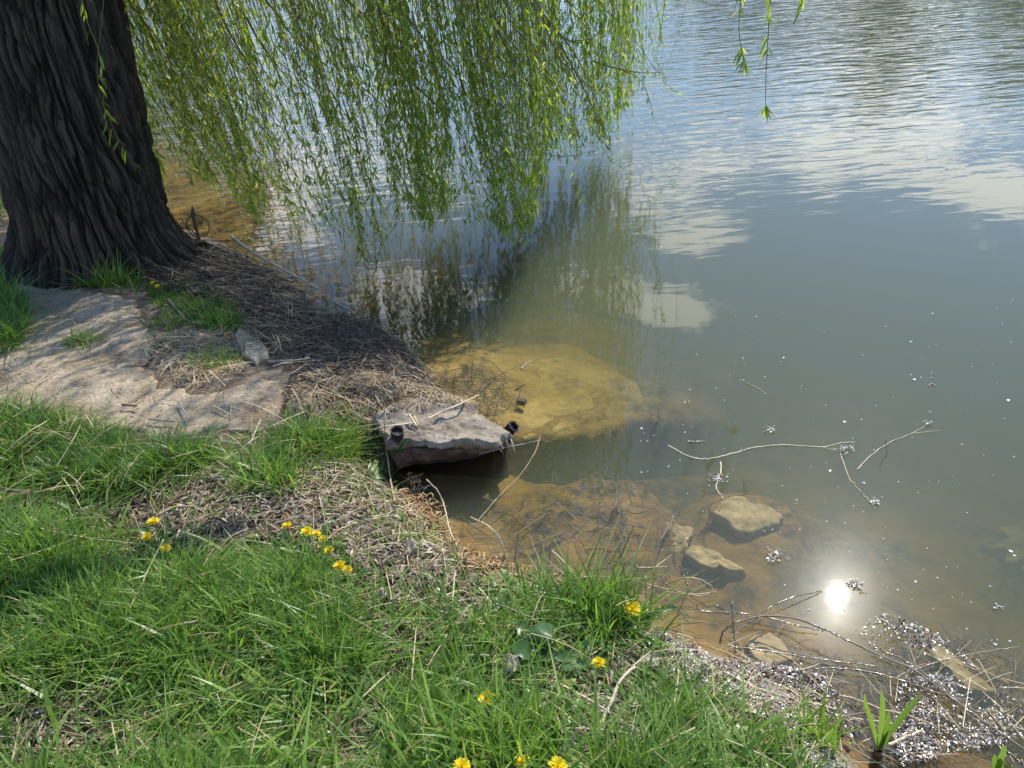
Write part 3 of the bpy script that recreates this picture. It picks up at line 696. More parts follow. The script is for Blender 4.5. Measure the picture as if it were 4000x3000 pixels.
# the crown above the picture: it shades the bank and is mirrored in the pond
CR_C = np.array([-1.0, 5.5, 0]);
tips, tops, sw = [], [], []
while len(tips) < 520:
    x = rng.uniform(-4.2, 1.15); y = rng.uniform(3.3, 8.2)
    e = ((x + 1.5) / 2.75) ** 2 + ((y - 5.6) / 2.5) ** 2
    if e > 1 or (y < 4.0 and x > -.9): continue
    if vnoise(np.array([x * 1.3]), np.array([y * 1.3]), 6.0)[0] < .34: continue
    ztop = 2.6 + 4.6 * math.sqrt(1 - e) * rng.uniform(.35, 1.0); ln = rng.uniform(.9, 2.3)
    zt = max(ztop - ln, 1.75 if e < .8 else 1.3)
    if x - .58 * (y - 5) > -.15: continue
    if ztop - zt < .5: ztop = zt + .6
    zm = .5 * (ztop + zt) - .3; k_ = zm / math.tan(SUN_EL)
    if y - math.cos(SUN_AZ) * k_ < 2.95 and rng.random() < .96: continue
    tops.append((x, y, ztop)); tips.append((x + rng.normal(.04, .08), y + rng.normal(0, .08), zt)); sw.append((rng.normal(0, .08), rng.normal(0, .08), 0))
for k in range(130):
    x = rng.uniform(-.6, 1.0); y = rng.uniform(4.9, 6.4); zt = rng.uniform(1.35, 1.9)
    if x / y > .165: continue
    tops.append((x, y, min(zt + rng.uniform(.7, 1.6), (y - 2.72) / .82 + .1))); tips.append((x + .04, y, zt)); sw.append((rng.normal(0, .08), rng.normal(0, .08), 0))
for k in range(46):  # extra unseen shoots, added so their shade falls on the grass strip
    z = rng.uniform(3.7, 5.0); gx0 = rng.uniform(-2.9, -1.0); gy0 = rng.uniform(1.95, 2.3)
    if vnoise(np.array([gx0 * 2.2]), np.array([gy0 * 2]), 4.0)[0] < .4: continue
    tops.append((gx0 + .475 * z, gy0 + .82 * z, z)); tips.append((gx0 + .475 * z + .03, gy0 + .82 * z, z - rng.uniform(.4, .8))); sw.append((rng.normal(0, .1), rng.normal(0, .1), 0))
strands(bt, bl, np.array(tips), np.array(tops), np.array(sw), .075, .036)
# slanting side branches seen among the shoots
for pts, dep, r in [([(1450, -60), (1560, 260), (1640, 350), (1760, 460)], 4.6, .010), ([(560, -60), (700, 150), (860, 330), (960, 560)], 4.8, .010), ([(760, -40), (960, 250), (1010, 420)], 4.7, .005), ([(1300, -50), (1480, 130), (1520, 330)], 4.9, .009),
                    ([(2030, -60), (2130, 90), (2230, 160), (2300, 165)], 5.6, .009), ([(2230, 160), (2310, 150), (2360, 100)], 5.6, .004), ([(2320, 240), (2420, 270), (2520, 285), (2590, 280)], 5.7, .006), ([(2420, 270), (2500, 310), (2540, 400), (2552, 465)], 5.7, .003), ([(1850, 440), (2050, 560), (2180, 610), (2330, 590)], 5.3, .004)]:
    P = smooth_line([on_y(x, y, dep) for x, y in pts], 16); tubes(bt, P, np.linspace(r, r * .4, 16)[None], 5)
    nl = 46; u = rng.random(nl) * 15; i0 = np.minimum(u.astype(int), 14); pos = P[i0] + (P[i0 + 1] - P[i0]) * (u - i0)[:, None]
    if pts[0][0] > 1800:
        d = nrm(rng.normal(0, 1, (nl, 3)) * .6 + np.array([.3, 0, -.6])); s, n = perp(d)
        ribbons(bl, pos, d, s, n, rng.uniform(.03, .075, nl), rng.uniform(.006, .011, nl), bend=-.1, fold=.25)
for k in range(26):
    px0 = rng.uniform(450, 2350); py0 = rng.uniform(-160, 120); dep = float(np.interp(px0, DEP_X, DEP_Y)) + rng.uniform(0, .7); ln = rng.uniform(250, 560); sl_ = rng.uniform(-.15, .75)
    P = smooth_line([on_y(px0 + sl_ * ln * q + rng.normal(0, 14), py0 + ln * q * (1.1 - .1 * q), dep) for q in (0, .3, .6, 1)], 14); tubes(bt, P, np.linspace(rng.uniform(.005, .009), .002, 14)[None], 5)
    tp_ = P[4::2] + rng.normal(0, .03, P[4::2].shape); en = tp_ + np.stack([rng.normal(.05, .08, len(tp_)), rng.normal(0, .06, len(tp_)), -rng.uniform(.15, .5, len(tp_))], 1); en[:, 2] = np.maximum(en[:, 2], .06)
    strands(bt, bl, en, P[4::2], rng.normal(0, .03, en.shape) * np.array([1, 1, 0]), .05, .022)
crown = bl.build('crown', M_WILLOW, willow, smooth=False)
shoots = bt.build('hanging_shoots', M_TWIGLET, willow)
# lone shoots hanging in front of open water
def lone(pts, dep, leaf_px, r=.0028):
    P = smooth_line([on_y(x, y, dep) for x, y in pts], 26)
    b = B(); tubes(b, P, np.linspace(r, r * .45, 26)[None], 5)
    tw = b.build('hanging_twig', M_TWIGLET, willow)
    b = B(); ys_ = np.linspace(pts[0][1], pts[-1][1], 26)
    for y0, y1, n in leaf_px:
        yy = rng.uniform(y0, y1, n); f = np.clip(np.interp(yy, ys_, np.arange(26)), 0, 24.99); i0 = f.astype(int)
        pos = P[i0] + (P[i0 + 1] - P[i0]) * (f - i0)[:, None]
        az = rng.uniform(0, 2 * PI, n); d = nrm(np.stack([np.cos(az) * .6, np.sin(az) * .6, -rng.uniform(.5, 1.0, n)], 1)); s, nn = perp(d)
        LL = rng.uniform(.04, .078, n); ribbons(b, pos, d, s, nn, LL, LL * .17, bend=rng.uniform(-.3, .2, n), fold=.25)
    b.build('leaves', M_WILLOW, tw, smooth=False)
lone([(3030, -150), (3010, 0), (2998, 180), (2992, 300), (2990, 418)], 3.6, [(-150, 60, 16), (60, 200, 14), (405, 420, 20)])
lone([(2920, -150), (2895, 0), (2886, 110), (2900, 210), (2918, 265)], 3.6, [(-100, 90, 8), (150, 240, 16), (225, 268, 12)], .0024)
lone([(3160, -150), (3135, 0), (3126, 45)], 3.6, [(-100, 48, 16)], .002)

lone([(310, -60), (340, 80), (390, 220), (410, 440), (440, 540)], 3.85, [(-60, 300, 12), (420, 540, 6)], .0016)
lone([(410, -60), (400, 60), (380, 300), (430, 480), (520, 640)], 3.85, [(250, 640, 18)], .0016)
# ------------------------------------------------------------------ scatter helpers
def scatter(poly_px, n, clump=None, lift=0.0, edge=.0):
    P = world_poly(poly_px, solid=False, water=False); A = np.array(P); out_ = []
    lo, hi = A.min(0), A.max(0); tot = 0
    while tot < n:
        q = rng.uniform(lo, hi, (n * 2, 2)); q = q[inside(P, q[:, 0], q[:, 1])]
        if edge:
            sd = sdist(P, q[:, 0], q[:, 1]); q = q[rng.random(len(q)) < sstep(-.001, edge, sd) + .08]
        if clump:
            v = fbm(q[:, 0] * clump[0] + 13, q[:, 1] * clump[0], clump[3] if len(clump) > 3 else 2.0, 3); q = q[rng.random(len(q)) < sstep(clump[1], clump[2], v)]
        out_.append(q); tot += len(q)
    q = np.concatenate(out_)[:n]
    return q
def grass(b, q, h, w, lean=.5, hue=(0, 1), tuft=None, wind=(0, 0)):
    n = len(q); x, y = q[:, 0], q[:, 1]; z = surf(x, y) - .01
    az = rng.uniform(0, 2 * PI, n); o_ = np.stack([np.cos(az), np.sin(az), np.zeros(n)], 1)
    H = h * rng.uniform(.45, 1.2, n)
    le = lean * rng.uniform(.2, 1.3, n)
    d = nrm(np.array([0, 0, 1.0]) + o_ * (le * .55)[:, None] + np.array([wind[0], wind[1], 0]))
    fa = az + PI / 2 + rng.normal(0, .5, n); s = np.stack([np.cos(fa), np.sin(fa), np.zeros(n)], 1)
    r = rng.uniform(hue[0], hue[1], n)
    ribbons(b, np.stack([x, y, z], 1), d, s, o_ + np.array([0, 0, -.45]), H, w * rng.uniform(.6, 1.4, n), PROF_GRASS, bend=le * .75 * rng.uniform(.5, 1.6, n), rnd=r, fold=.2)
def lying(b, q, Lr, Wr, prof, mat_hue=(0, 1), up=.25, lift=.004, arch=.12, water=False, bend=0.0):
    n = len(q); x, y = q[:, 0], q[:, 1]; z = surf(x, y)
    if water: z = np.maximum(z, 0)
    z = z + lift + np.abs(rng.normal(0, lift, n))
    az = rng.uniform(0, 2 * PI, n); d = nrm(np.stack([np.cos(az), np.sin(az), rng.normal(0, up * .5, n)], 1))
    e = .03; gx_ = (surf(x + e, y) - surf(x - e, y)) / (2 * e); gy_ = (surf(x, y + e) - surf(x, y - e)) / (2 * e)
    gc = .35 if b is globals().get('bb') else 1.2; gx_ = np.clip(gx_, -gc, gc); gy_ = np.clip(gy_, -gc, gc)
    d = nrm(d + np.stack([0 * x, 0 * x, gx_ * d[:, 0] + gy_ * d[:, 1]], 1))
    s, nn = perp(d); ro = rng.normal(0, up * 1.6, n)[:, None]; s2 = s * np.cos(ro) + nn * np.sin(ro); n2 = np.cross(s2, d)
    LL = rng.uniform(*Lr, n)
    p = np.stack([x, y, z], 1) - d * (LL * .5)[:, None]; p[:, 2] = np.maximum(p[:, 2], z - .03)
    ribbons(b, p, d, s2, n2 * np.sign(n2[:, 2:3] + 1e-9), LL, rng.uniform(*Wr, n), prof, arch=rng.uniform(0, arch, n), bend=rng.normal(0, bend, n) if bend else 0, rnd=rng.uniform(*mat_hue, n), fold=.2)
def curls(b, q, Lr, r, water=False, lift=.006, hue=(0, 1), sides=5):
    n = len(q); z = surf(q[:, 0], q[:, 1])
    if water: z = np.maximum(z, 0.0)
    k = 8; t = np.linspace(0, 1, k); LL = rng.uniform(*Lr, n); az = rng.uniform(0, 2 * PI, n); cv = rng.normal(0, 2.6, n)
    ang = az[:, None] + cv[:, None] * t[None]
    dx = np.cumsum(np.cos(ang), 1) / k * LL[:, None]; dy = np.cumsum(np.sin(ang), 1) / k * LL[:, None]
    P = np.stack([q[:, :1] + dx, q[:, 1:] + dy, z[:, None] + lift + np.abs(rng.normal(0, lift, n))[:, None] + rng.normal(0, .012, n)[:, None] * (t - t * t)[None] * 3], -1)
    tubes(b, P, r * rng.uniform(.7, 1.3, n)[:, None] * np.array([.5, 1, 1.1, 1, 1.05, .9, .7, .2])[None], sides, rnd=rng.uniform(*hue, n))

# ------------------------------------------------------------------ bank cover
G_MAIN = [(-500, 1960), (0, 1950), (380, 2010), (620, 2110), (860, 2130), (1080, 2110), (1290, 2190), (1420, 2290), (1600, 2300), (1760, 2260), (1950, 2260), (2150, 2290), (2380, 2370), (2490, 2500), (2620, 2660),
          (2830, 2770), (3020, 2850), (3180, 3020), (3380, 3900), (-500, 3900)]
G_STRIP = [(-450, 1650), (180, 1630), (330, 1680), (500, 1720), (640, 1760), (760, 1740), (900, 1720), (1090, 1690), (1280, 1720), (1420, 1760), (1430, 1820), (1200, 1850), (1080, 1900), (700, 1870), (520, 1960), (200, 2000), (-450, 2000)]
G_LEFT = [(-500, 1080), (0, 1080), (110, 1180), (130, 1280), (90, 1370), (-30, 1420), (-500, 1450)]
G_TRUNK = [(-300, 960), (60, 900), (150, 1010), (420, 1040), (560, 1090), (530, 1150), (380, 1130), (100, 1100), (-300, 1100)]
G_MID = [(560, 1120), (760, 1090), (900, 1180), (960, 1240), (930, 1310), (900, 1440), (720, 1480), (640, 1420), (560, 1300), (600, 1220)]
LIT_MID_ = [(560, 1900), (900, 1850), (1300, 1800), (1520, 1880), (1660, 2020), (1700, 2130), (1780, 2200), (1700, 2280), (1400, 2280), (1150, 2120), (820, 2090), (600, 2020)]
bg = B()
HOLES = [((1650, 2440), .26), ((2120, 2620), .30), ((1420, 2330), .16), ((950, 2010), .30), ((2350, 2700), .16), ((250, 2760), .22), ((560, 2880), .2), ((60, 2500), .16)]
HOLES = [(hit(*c, solid=False)[:2], r) for c, r in HOLES]
def thin(q, keep=.18):
    f = np.ones(len(q))
    for c, r in HOLES:
        d = np.hypot(q[:, 0] - c[0], q[:, 1] - c[1]) + (fbm(q[:, 0] * 9, q[:, 1] * 9, 4.0, 3) - .5) * .22
        f = np.minimum(f, keep + (1 - keep) * sstep(r * .55, r * 1.05, d))
    return q[rng.random(len(q)) < f]
q = thin(scatter(G_MAIN, 60000, (7, .38, .58), edge=.25)); grass(bg, q, .085, .0038, 1.0, (.1, .92))
q = thin(scatter(G_MAIN, 28000, (3.6, .45, .62, 5.0), edge=.3)); grass(bg, q, .14, .0052, .8, (.05, .82))
q = thin(scatter(G_MAIN, 25000, None), .4); grass(bg, q, .045, .003, 1.5, (.3, 1))
q = thin(scatter(G_MAIN, 1700, None, edge=.3)); grass(bg, q, .17, .0095, .9, (.2, .8))
def weeds(q, Lr, Wr, hue):
    n = len(q); z = surf(q[:, 0], q[:, 1]) + rng.uniform(.0, .03, n); az = rng.uniform(0, 2 * PI, n); d = nrm(np.stack([np.cos(az), np.sin(az), rng.uniform(.1, .9, n)], 1)); s, nn = perp(d)
    ribbons(bg, np.stack([q[:, 0], q[:, 1], z], 1), d, s, nn, rng.uniform(*Lr, n), rng.uniform(*Wr, n), [.25, .7, 1, .95, .3], bend=-rng.uniform(0, .4, n), rnd=rng.uniform(*hue, n), fold=.3)
weeds(scatter(G_MAIN, 2600, (4, .46, .6, 9.0)), (.02, .05), (.008, .018), (.0, .8))
weeds(scatter(G_STRIP, 700, (4, .46, .6, 9.0)), (.02, .05), (.007, .016), (.0, .6))
weeds(scatter(LIT_MID_, 160), (.02, .045), (.006, .014), (.1, .8))
grass(bg, scatter(LIT_MID_, 700, (7, .48, .6)), .08, .004, 1.1, (.2, .95))
q = scatter(G_STRIP, 9500, (6, .42, .6), edge=.1); grass(bg, q, .13, .0048, 1.1, (0, .7))
q = scatter(G_STRIP, 2500, None); grass(bg, q, .06, .0035, 1.4, (.2, 1))
q = scatter(G_LEFT, 3600, (6, .3, .5)); grass(bg, q, .15, .005, 1.0, (0, .7))
q = scatter(G_TRUNK, 2600, (5, .40, .58)); grass(bg, q, .11, .005, .9, (0, .75))
q = scatter(G_MID, 2600, (5, .44, .6)); grass(bg, q, .06, .004, 1.2, (0, .85))
q = scatter([(-700, 560), (0, 600), (60, 840), (-100, 880), (-700, 900)], 5000, (3, .3, .5)); grass(bg, q, .12, .008, .9, (.2, 1))
o = bg.build('grass', M_GRASS, smooth=False); tag(o, 'green grass covering the near bank', 'grass', kind='stuff')

# leaf litter, straw, catkins, wrack
bd = B()
LIT_ALL = [(-400, 2000), (300, 1960), (700, 1830), (1150, 1780), (1450, 1800), (1540, 1900), (1650, 2020), (1720, 2120), (1900, 2230), (2200, 2290), (2420, 2400), (2560, 2520), (2800, 2640), (3050, 2800), (3250, 3000), (3380, 3900), (-400, 3900)]
lying(bd, scatter(LIT_ALL, 13000, (3, .36, .58)), (.02, .055), (.004, .010), PROF_LEAF, (0, 1), .35, .006, .15)
LIT_MID = [(560, 1900), (900, 1850), (1300, 1800), (1520, 1880), (1660, 2020), (1720, 2130), (1830, 2200), (1700, 2280), (1400, 2280), (1150, 2120), (820, 2090), (600, 2020)]
lying(bd, scatter(LIT_MID, 9000), (.02, .055), (.004, .011), PROF_LEAF, (.05, 1), .4, .007, .18)
for c, r in HOLES:
    n = int(3200 * r); a = rng.uniform(0, 2 * PI, n); rr_ = r * np.sqrt(rng.random(n))
    lying(bd, np.stack([c[0] + rr_ * np.cos(a), c[1] + rr_ * np.sin(a)], 1), (.02, .06), (.004, .012), PROF_LEAF, (.1, 1), .4, .006, .2)
LIT_UP = [(640, 1000), (900, 1000), (1120, 1100), (1350, 1250), (1560, 1330), (1650, 1440), (1760, 1560), (1500, 1640), (1450, 1740), (1250, 1700), (1130, 1600), (1130, 1450), (980, 1330), (900, 1150), (560, 1120)]
lying(bd, scatter(LIT_UP, 8000), (.015, .05), (.0035, .009), PROF_LEAF, (0, .75), .4, .007, .18)
lying(bd, scatter(S_PX, 260), (.01, .035), (.003, .007), PROF_LEAF, (0, .7), .2, .004, .1)
lying(bd, scatter([(1440, 1600), (1640, 1560), (1700, 1580), (1600, 1640), (1520, 1700), (1420, 1740)], 600), (.012, .045), (.003, .008), PROF_LEAF, (0, .7), .35, .01, .15)
lying(bd, scatter(PAD_PX, 500), (.008, .03), (.002, .006), PROF_LEAF, (0, .6), .1, .003, .08)
o = bd.build('leaf_litter', M_LITTER, smooth=False); tag(o, 'dry brown willow leaves lying on the bank', 'leaf litter', kind='stuff')

W1 = [(2440, 2440), (2560, 2470), (2700, 2540), (2800, 2600), (2900, 2610), (3050, 2660), (3200, 2720), (3260, 2800), (3320, 2900), (3300, 3010), (3180, 3010), (3100, 2860), (2930, 2790), (2760, 2700), (2620, 2640), (2520, 2560)]
bs = B()
lying(bs, scatter(LIT_UP, 1000), (.05, .2), (.0015, .0035), PROF_STRAW, (0, .9), .22, .010, .12, bend=.12)
lying(bs, scatter([(1150, 1560), (1420, 1480), (1560, 1520), (1700, 1540), (1800, 1590), (1650, 1620), (1540, 1640), (1460, 1740), (1280, 1740), (1180, 1660)], 900), (.03, .14), (.0012, .003), PROF_STRAW, (0, .85), .25, .010, .15, bend=.15)
lying(bs, scatter(LIT_ALL, 1100), (.05, .22), (.0012, .003), PROF_STRAW, (.1, 1), .25, .012, .1, bend=.12)
lying(bs, scatter(LIT_MID, 600), (.05, .16), (.0012, .003), PROF_STRAW, (.1, 1), .3, .012, .1, bend=.12)
lying(bs, scatter(PAD_PX, 520), (.02, .12), (.0012, .0028), PROF_STRAW, (0, .8), .05, .003, .05, bend=.15)
lying(bs, scatter(S_PX, 320), (.02, .12), (.0012, .0028), PROF_STRAW, (0, .9), .06, .004, .05, bend=.15)
lying(bs, scatter(W1, 260), (.05, .18), (.0012, .0024), PROF_STRAW, (.2, .9), .2, .01, .08, True, .12)
lying(bs, scatter([(3100, 2780), (3500, 2700), (3900, 2750), (4050, 3060), (3250, 3060)], 70), (.05, .2), (.0012, .0022), PROF_STRAW, (.2, .9), .1, .004, .05, True, .12)
lying(bs, scatter([(560, 1380), (700, 1300), (900, 1290), (960, 1440), (900, 1500), (760, 1530), (640, 1470)], 700), (.04, .14), (.0014, .0035), PROF_STRAW, (.3, 1), .2, .006, .12, bend=.12)
lying(bs, scatter(G_MAIN, 420), (.06, .2), (.0015, .003), PROF_STRAW, (.2, .8), .35, .03, .1, bend=.12)
lying(bs, scatter(G_STRIP, 260), (.06, .24), (.0015, .0035), PROF_STRAW, (.2, 1), .35, .03, .1, bend=.12)
o = bs.build('dry_straw', M_STRAW, smooth=False); tag(o, 'dry straw and grass stalks strewn over the bank', 'straw', kind='stuff')

br = B()
lying(br, scatter([(560, 980), (700, 960), (900, 985), (1080, 1070), (1180, 1170), (1300, 1250), (1100, 1240), (900, 1190), (700, 1150), (560, 1090)], 1700), (.06, .24), (.003, .007), PROF_STRAW, (0, 1), .12, .010, .06, bend=.08)
lying(br, scatter([(1300, 1250), (1520, 1310), (1640, 1430), (1720, 1540), (1560, 1520), (1300, 1440), (1150, 1330)], 900), (.05, .2), (.0015, .0035), PROF_STRAW, (0, .9), .5, .016, .1, bend=.15)
o = br.build('root_fibres', M_ROOT, smooth=False); tag(o, 'dark fibrous roots and fine dead twigs at the water edge', 'roots', kind='stuff')

bc = B()
curls(bc, scatter([(1530, 1940), (1620, 1920), (1700, 2020), (1750, 2110), (1860, 2190), (1990, 2230), (1900, 2260), (1740, 2190), (1640, 2120), (1560, 2040)], 900), (.025, .06), .0026, True)
curls(bc, scatter([(1900, 2210), (2100, 2260), (2330, 2300), (2480, 2420), (2300, 2340), (2050, 2290)], 140), (.025, .05), .0026, True, .01)
curls(bc, scatter(LIT_MID, 350), (.02, .05), .0024)
o = bc.build('willow_catkins', M_CATKIN); tag(o, 'fallen curled orange catkins heaped along the waterline', 'catkins', kind='stuff')

bw = B()
curls(bw, scatter(W1, 1500, (8, .40, .58)), (.008, .026), .0016, True, .006)
lying(bw, scatter(W1, 4600, (8, .32, .60)), (.005, .026), (.0018, .006), PROF_LEAF, (.0, 1), .28, .006, .2, True)
W2 = [(3480, 2800), (3600, 2790), (3800, 2830), (3960, 2950), (4020, 3060), (3500, 3060), (3450, 2920)]
curls(bw, scatter(W2, 260, (7, .47, .6)), (.008, .026), .0017, True, .004)
lying(bw, scatter(W2, 800, (5, .36, .62)), (.005, .024), (.0018, .0055), PROF_LEAF, (.2, 1), .22, .004, .2, True)
W3 = [(3300, 2600), (3420, 2580), (3600, 2620), (3760, 2760), (3620, 2820), (3460, 2760), (3380, 2700)]
curls(bw, scatter(W3, 60, (9, .5, .6)), (.008, .022), .0016, True, .004)
lying(bw, scatter(W3, 130, (9, .44, .6)), (.005, .02), (.0018, .005), PROF_LEAF, (.2, 1), .22, .004, .2, True)
for poly, n in ((W1, 3200), (W2, 700), (W3, 110), ([(2430, 2440), (2520, 2430), (2640, 2500), (2760, 2560), (2900, 2600), (2860, 2640), (2700, 2590), (2540, 2520)], 700)):
    lying(bw, scatter(poly, n, (8, .30, .60)), (.004, .013), (.0015, .0042), PROF_LEAF, (.3, 1), .11, .007, .12, True)
o = bw.build('shore_wrack', M_WETCATKIN, smooth=False); tag(o, 'wet glittering plant debris washed up along the shore', 'debris', kind='stuff')

# weeds, sunk stalks and dark leaves on the pond bed
bb = B()
BED = [(1560, 1960), (1800, 1800), (2100, 1780), (2500, 1900), (2800, 2200), (2700, 2500), (2450, 2380), (2250, 2290), (1950, 2220), (1720, 2080)]
def bed_scatter(poly, n, hue, Lr, Wr, lift):
    q = scatter(poly, n); keep = (ground(q[:, 0], q[:, 1]) < -.02) & (sdist(S_XY, q[:, 0], q[:, 1]) < -.12); q = q[keep]
    lying(bb, q, Lr, Wr, PROF_STRAW, hue, .08, lift, .04, bend=.04)
bed_scatter(BED, 240, (0, 1), (.05, .22), (.0018, .005), .012)
bed_scatter([(1500, 1400), (1760, 1480), (1900, 1420), (2060, 1560), (1900, 1660), (1700, 1560)], 260, (0, .6), (.05, .2), (.002, .004), .01)
bed_scatter([(2900, 2500), (3300, 2600), (3900, 2500), (4000, 2900), (3400, 2950), (2900, 2680)], 420, (0, 1), (.05, .22), (.0018, .005), .01)
o = bb.build('sunken_debris', M_DARKDEBRIS, smooth=False); tag(o, 'dark sunken stalks and leaves on the pond bed', 'debris', kind='stuff')

# floating white specks
bf = B()
for k in range(240):
    px = rng.uniform(2450, 4000); py = rng.uniform(1150, 2700)
    if ground(*on_z(px, py)[:2]) > -.02: continue
    c = on_z(px, py, .002); r = rng.uniform(.0008, .0017) * (1 + 1.2 * (rng.random() < .12))
    d = rand_dirs(5, 0, .8); s, n = perp(d); ribbons(bf, np.repeat(c[None], 5, 0), d, s, n, r * 2.2, r * 1.6)
o = bf.build('floating_fluff', M_SPECK, smooth=False); tag(o, 'tiny white specks of willow fluff drifting on the water', 'fluff', kind='stuff')

#__P2S__
# ------------------------------------------------------------------ twigs, reeds and sticks one can single out
def twig(name, cat, label, pts, r0, r1, mat, lift=.006, group=None, sides=6, nubs=0, sub=None, jit=.002):
    lifts = lift if isinstance(lift, (list, tuple)) else [lift] * len(pts)
    if name == 'floating_twig': r0 *= .62; r1 *= .62
    elif name in ('wet_stalk', 'dead_stalk'): r0 *= .8; r1 *= .8
    P3 = [hit(x, y, l) for (x, y), l in zip(pts, lifts)]
    m = max(14, len(pts) * 7); P = smooth_line(P3, m); P = P + rng.normal(0, jit * .4, P.shape)
    t = np.linspace(0, 1, m); b = B()
    tubes(b, P, (r0 * (1 - t) + r1 * t) * (1 + .12 * np.sin(t * 40 + rng.random() * 6)), sides, rnd=rng.uniform(.2, .9), cap=True)
    for br_ in (sub or []):
        Q = smooth_line([hit(x, y, lifts[-1]) for x, y in br_], 14); tubes(b, Q, np.linspace(r1 * 1.1, r1 * .5, 14)[None], sides, rnd=.5)
    if nubs:
        i = rng.integers(1, m - 1, nubs); c = P[i] + rng.normal(0, r0 * .8, (nubs, 3)); d = rand_dirs(nubs, -.1, .9); s, n = perp(d)
        k = np.repeat(c[:, None], 4, 1) + d[:, None] * np.linspace(-.003, .003, 4)[None, :, None]
        tubes(b, k, np.array([.0008, .0024, .0026, .0008])[None] * rng.uniform(.6, 1.4, (nubs, 1)), 6, rnd=rng.uniform(.5, 1, nubs))
    o = b.build(name, mat, origin=P3[0]); tag(o, label, cat, group); return o
Z8 = lambda pts: zf(1300, 1900, pts)
Z5 = lambda pts: zf(1300, 950, pts)
Z4 = lambda pts: zf(0, 950, pts)
GW, GB, GU = 'twigs floating on the pond', 'dry stalks and twigs along the near shore', 'sticks on the upper bank'
T = twig
# upper bank
T('dead_branch', 'branch', 'long thin dead branch reaching from the roots over the dark water', zf(0, 0, [(1360, 1390), (1450, 1460), (1600, 1550), (1800, 1659), (1890, 1708)]), .010, .005, M_TWIG, [.16, .14, .10, .06, .01], GU, 8)
T('stick', 'stick', 'pale straight stick lying beside the cracked flat stone', Z4([(1580, 700), (1700, 694), (1800, 690), (1905, 693)]), .008, .006, M_TWIG, .012, GU, 8)
T('stick', 'stick', 'short broken stick pointing into the dark water above the dead twigs', Z5([(10, 350), (60, 375), (120, 405)]), .008, .004, M_TWIG, .03, GU)
T('twig', 'twig', 'bent brown twig across the grass and straw between the two dandelions and the flat stone', Z4([(990, 330), (1060, 410), (1110, 460), (1190, 480)]), .005, .003, M_TWIG, .015, GU)
T('twig', 'twig', 'thin curved twig lying on the left part of the large slab', Z4([(320, 760), (240, 800), (205, 850), (190, 950)]), .003, .002, M_REED, .006, GU)
T('twig', 'twig', 'short dark twig lying in the sunny strip of the large slab', Z4([(1055, 935), (1075, 975), (1100, 1018)]), .004, .003, M_TWIG, .006, GU)
T('twig', 'twig', 'forked pale twig on the sunny strip right of the short dark twig', Z4([(1255, 955), (1310, 985), (1370, 1015)]), .003, .002, M_REED, .006, GU, sub=[Z4([(1355, 930), (1360, 970), (1357, 1015)])])
T('twig', 'twig', 'dark flat splinter on the large slab in the shade', Z4([(720, 952), (760, 955), (805, 960)]), .004, .003, M_DARKDEBRIS, .006, GU)
T('twig', 'twig', 'brown stick at the lower edge of the large slab behind the grass', Z4([(875, 1035), (940, 1042), (1035, 1050)]), .004, .003, M_TWIG, .008, GU)
T('twig', 'twig', 'fan of reddish shoots rising from the dead twigs at the water edge', Z4([(1700, 420), (1660, 350), (1600, 260)]), .003, .0015, M_STRAW, [0, .06, .14], GU, sub=[Z4([(1700, 420), (1690, 340), (1655, 270)]), Z4([(1730, 430), (1680, 360), (1640, 300)]), Z4([(1720, 430), (1720, 350), (1700, 290)])])
T('reed_stalk', 'stalk', 'pale stalk lying across the far corner of the broken slab', zf(1400, 1400, [(750, 650), (880, 590), (1080, 500), (1300, 395)], 800 / 2212), .004, .003, M_REED, [.008, .012, .02, .03], GU)
T('reed_stalk', 'stalk', 'thick bent stalk lying across the left of the broken slab', zf(1400, 1400, [(80, 790), (280, 740), (450, 715), (600, 700)], 800 / 2212), .004, .003, M_REED, [.01, .012, .01, .008], GU)
T('reed_stalk', 'stalk', 'thin upright stalk standing in front of the left pipe stub', zf(1400, 1400, [(395, 1560), (330, 1200), (290, 850), (275, 540)], 800 / 2212), .003, .002, M_REED, [.02, .09, .16, .2], GU)
T('reed_stalk', 'stalk', 'brown stalk poking over the yellow shallows behind the broken slab', Z5([(550, 800), (640, 765), (775, 730)]), .003, .002, M_STRAW, [.04, .05, .07], GU)
T('reed_stalk', 'stalk', 'brown stalk slanting down to the yellow shallows behind the broken slab', Z5([(545, 795), (600, 845), (665, 900)]), .003, .002, M_STRAW, [.06, .03, .005], GU)
T('chip', 'wood chip', 'pair of small wood chips on top of the broken slab', zf(1400, 1400, [(545, 610), (590, 670), (625, 730)], 800 / 2212), .005, .004, M_REED, .008, GU, sub=[zf(1400, 1400, [(600, 630), (625, 670), (650, 720)], 800 / 2212)])
# floating in front of the slab
T('floating_twig', 'twig', 'arched twig with a white fluff tuft dipping into the water right of the broken slab', Z5([(1225, 1130), (1190, 1230), (1100, 1370), (980, 1490), (850, 1640)]), .0035, .002, M_REED, [.07, .05, .02, .005, .003], GW, nubs=5)
T('floating_twig', 'twig', 'faint thin twig floating along the front of the broken slab', Z5([(860, 1240), (1000, 1205), (1110, 1185), (1215, 1160)]), .0025, .002, M_TWIG, .003, GW)
T('floating_twig', 'twig', 'long forked twig floating across the middle of the pond with bright drops', Z6([(15, 1190), (110, 1245), (200, 1270), (300, 1262), (430, 1228), (520, 1205), (690, 1187), (920, 1200), (1020, 1178), (1120, 1170)]), .004, .002, M_REED, .003, GW, nubs=26, sub=[Z6([(920, 1200), (970, 1213), (1020, 1228)])])
T('floating_twig', 'twig', 'thin twig trailing down from the fork of the long twig', Z6([(1030, 1235), (1050, 1300), (1085, 1390), (1120, 1430), (1200, 1520), (1240, 1570)]), .003, .0015, M_REED, .003, GW, nubs=12)
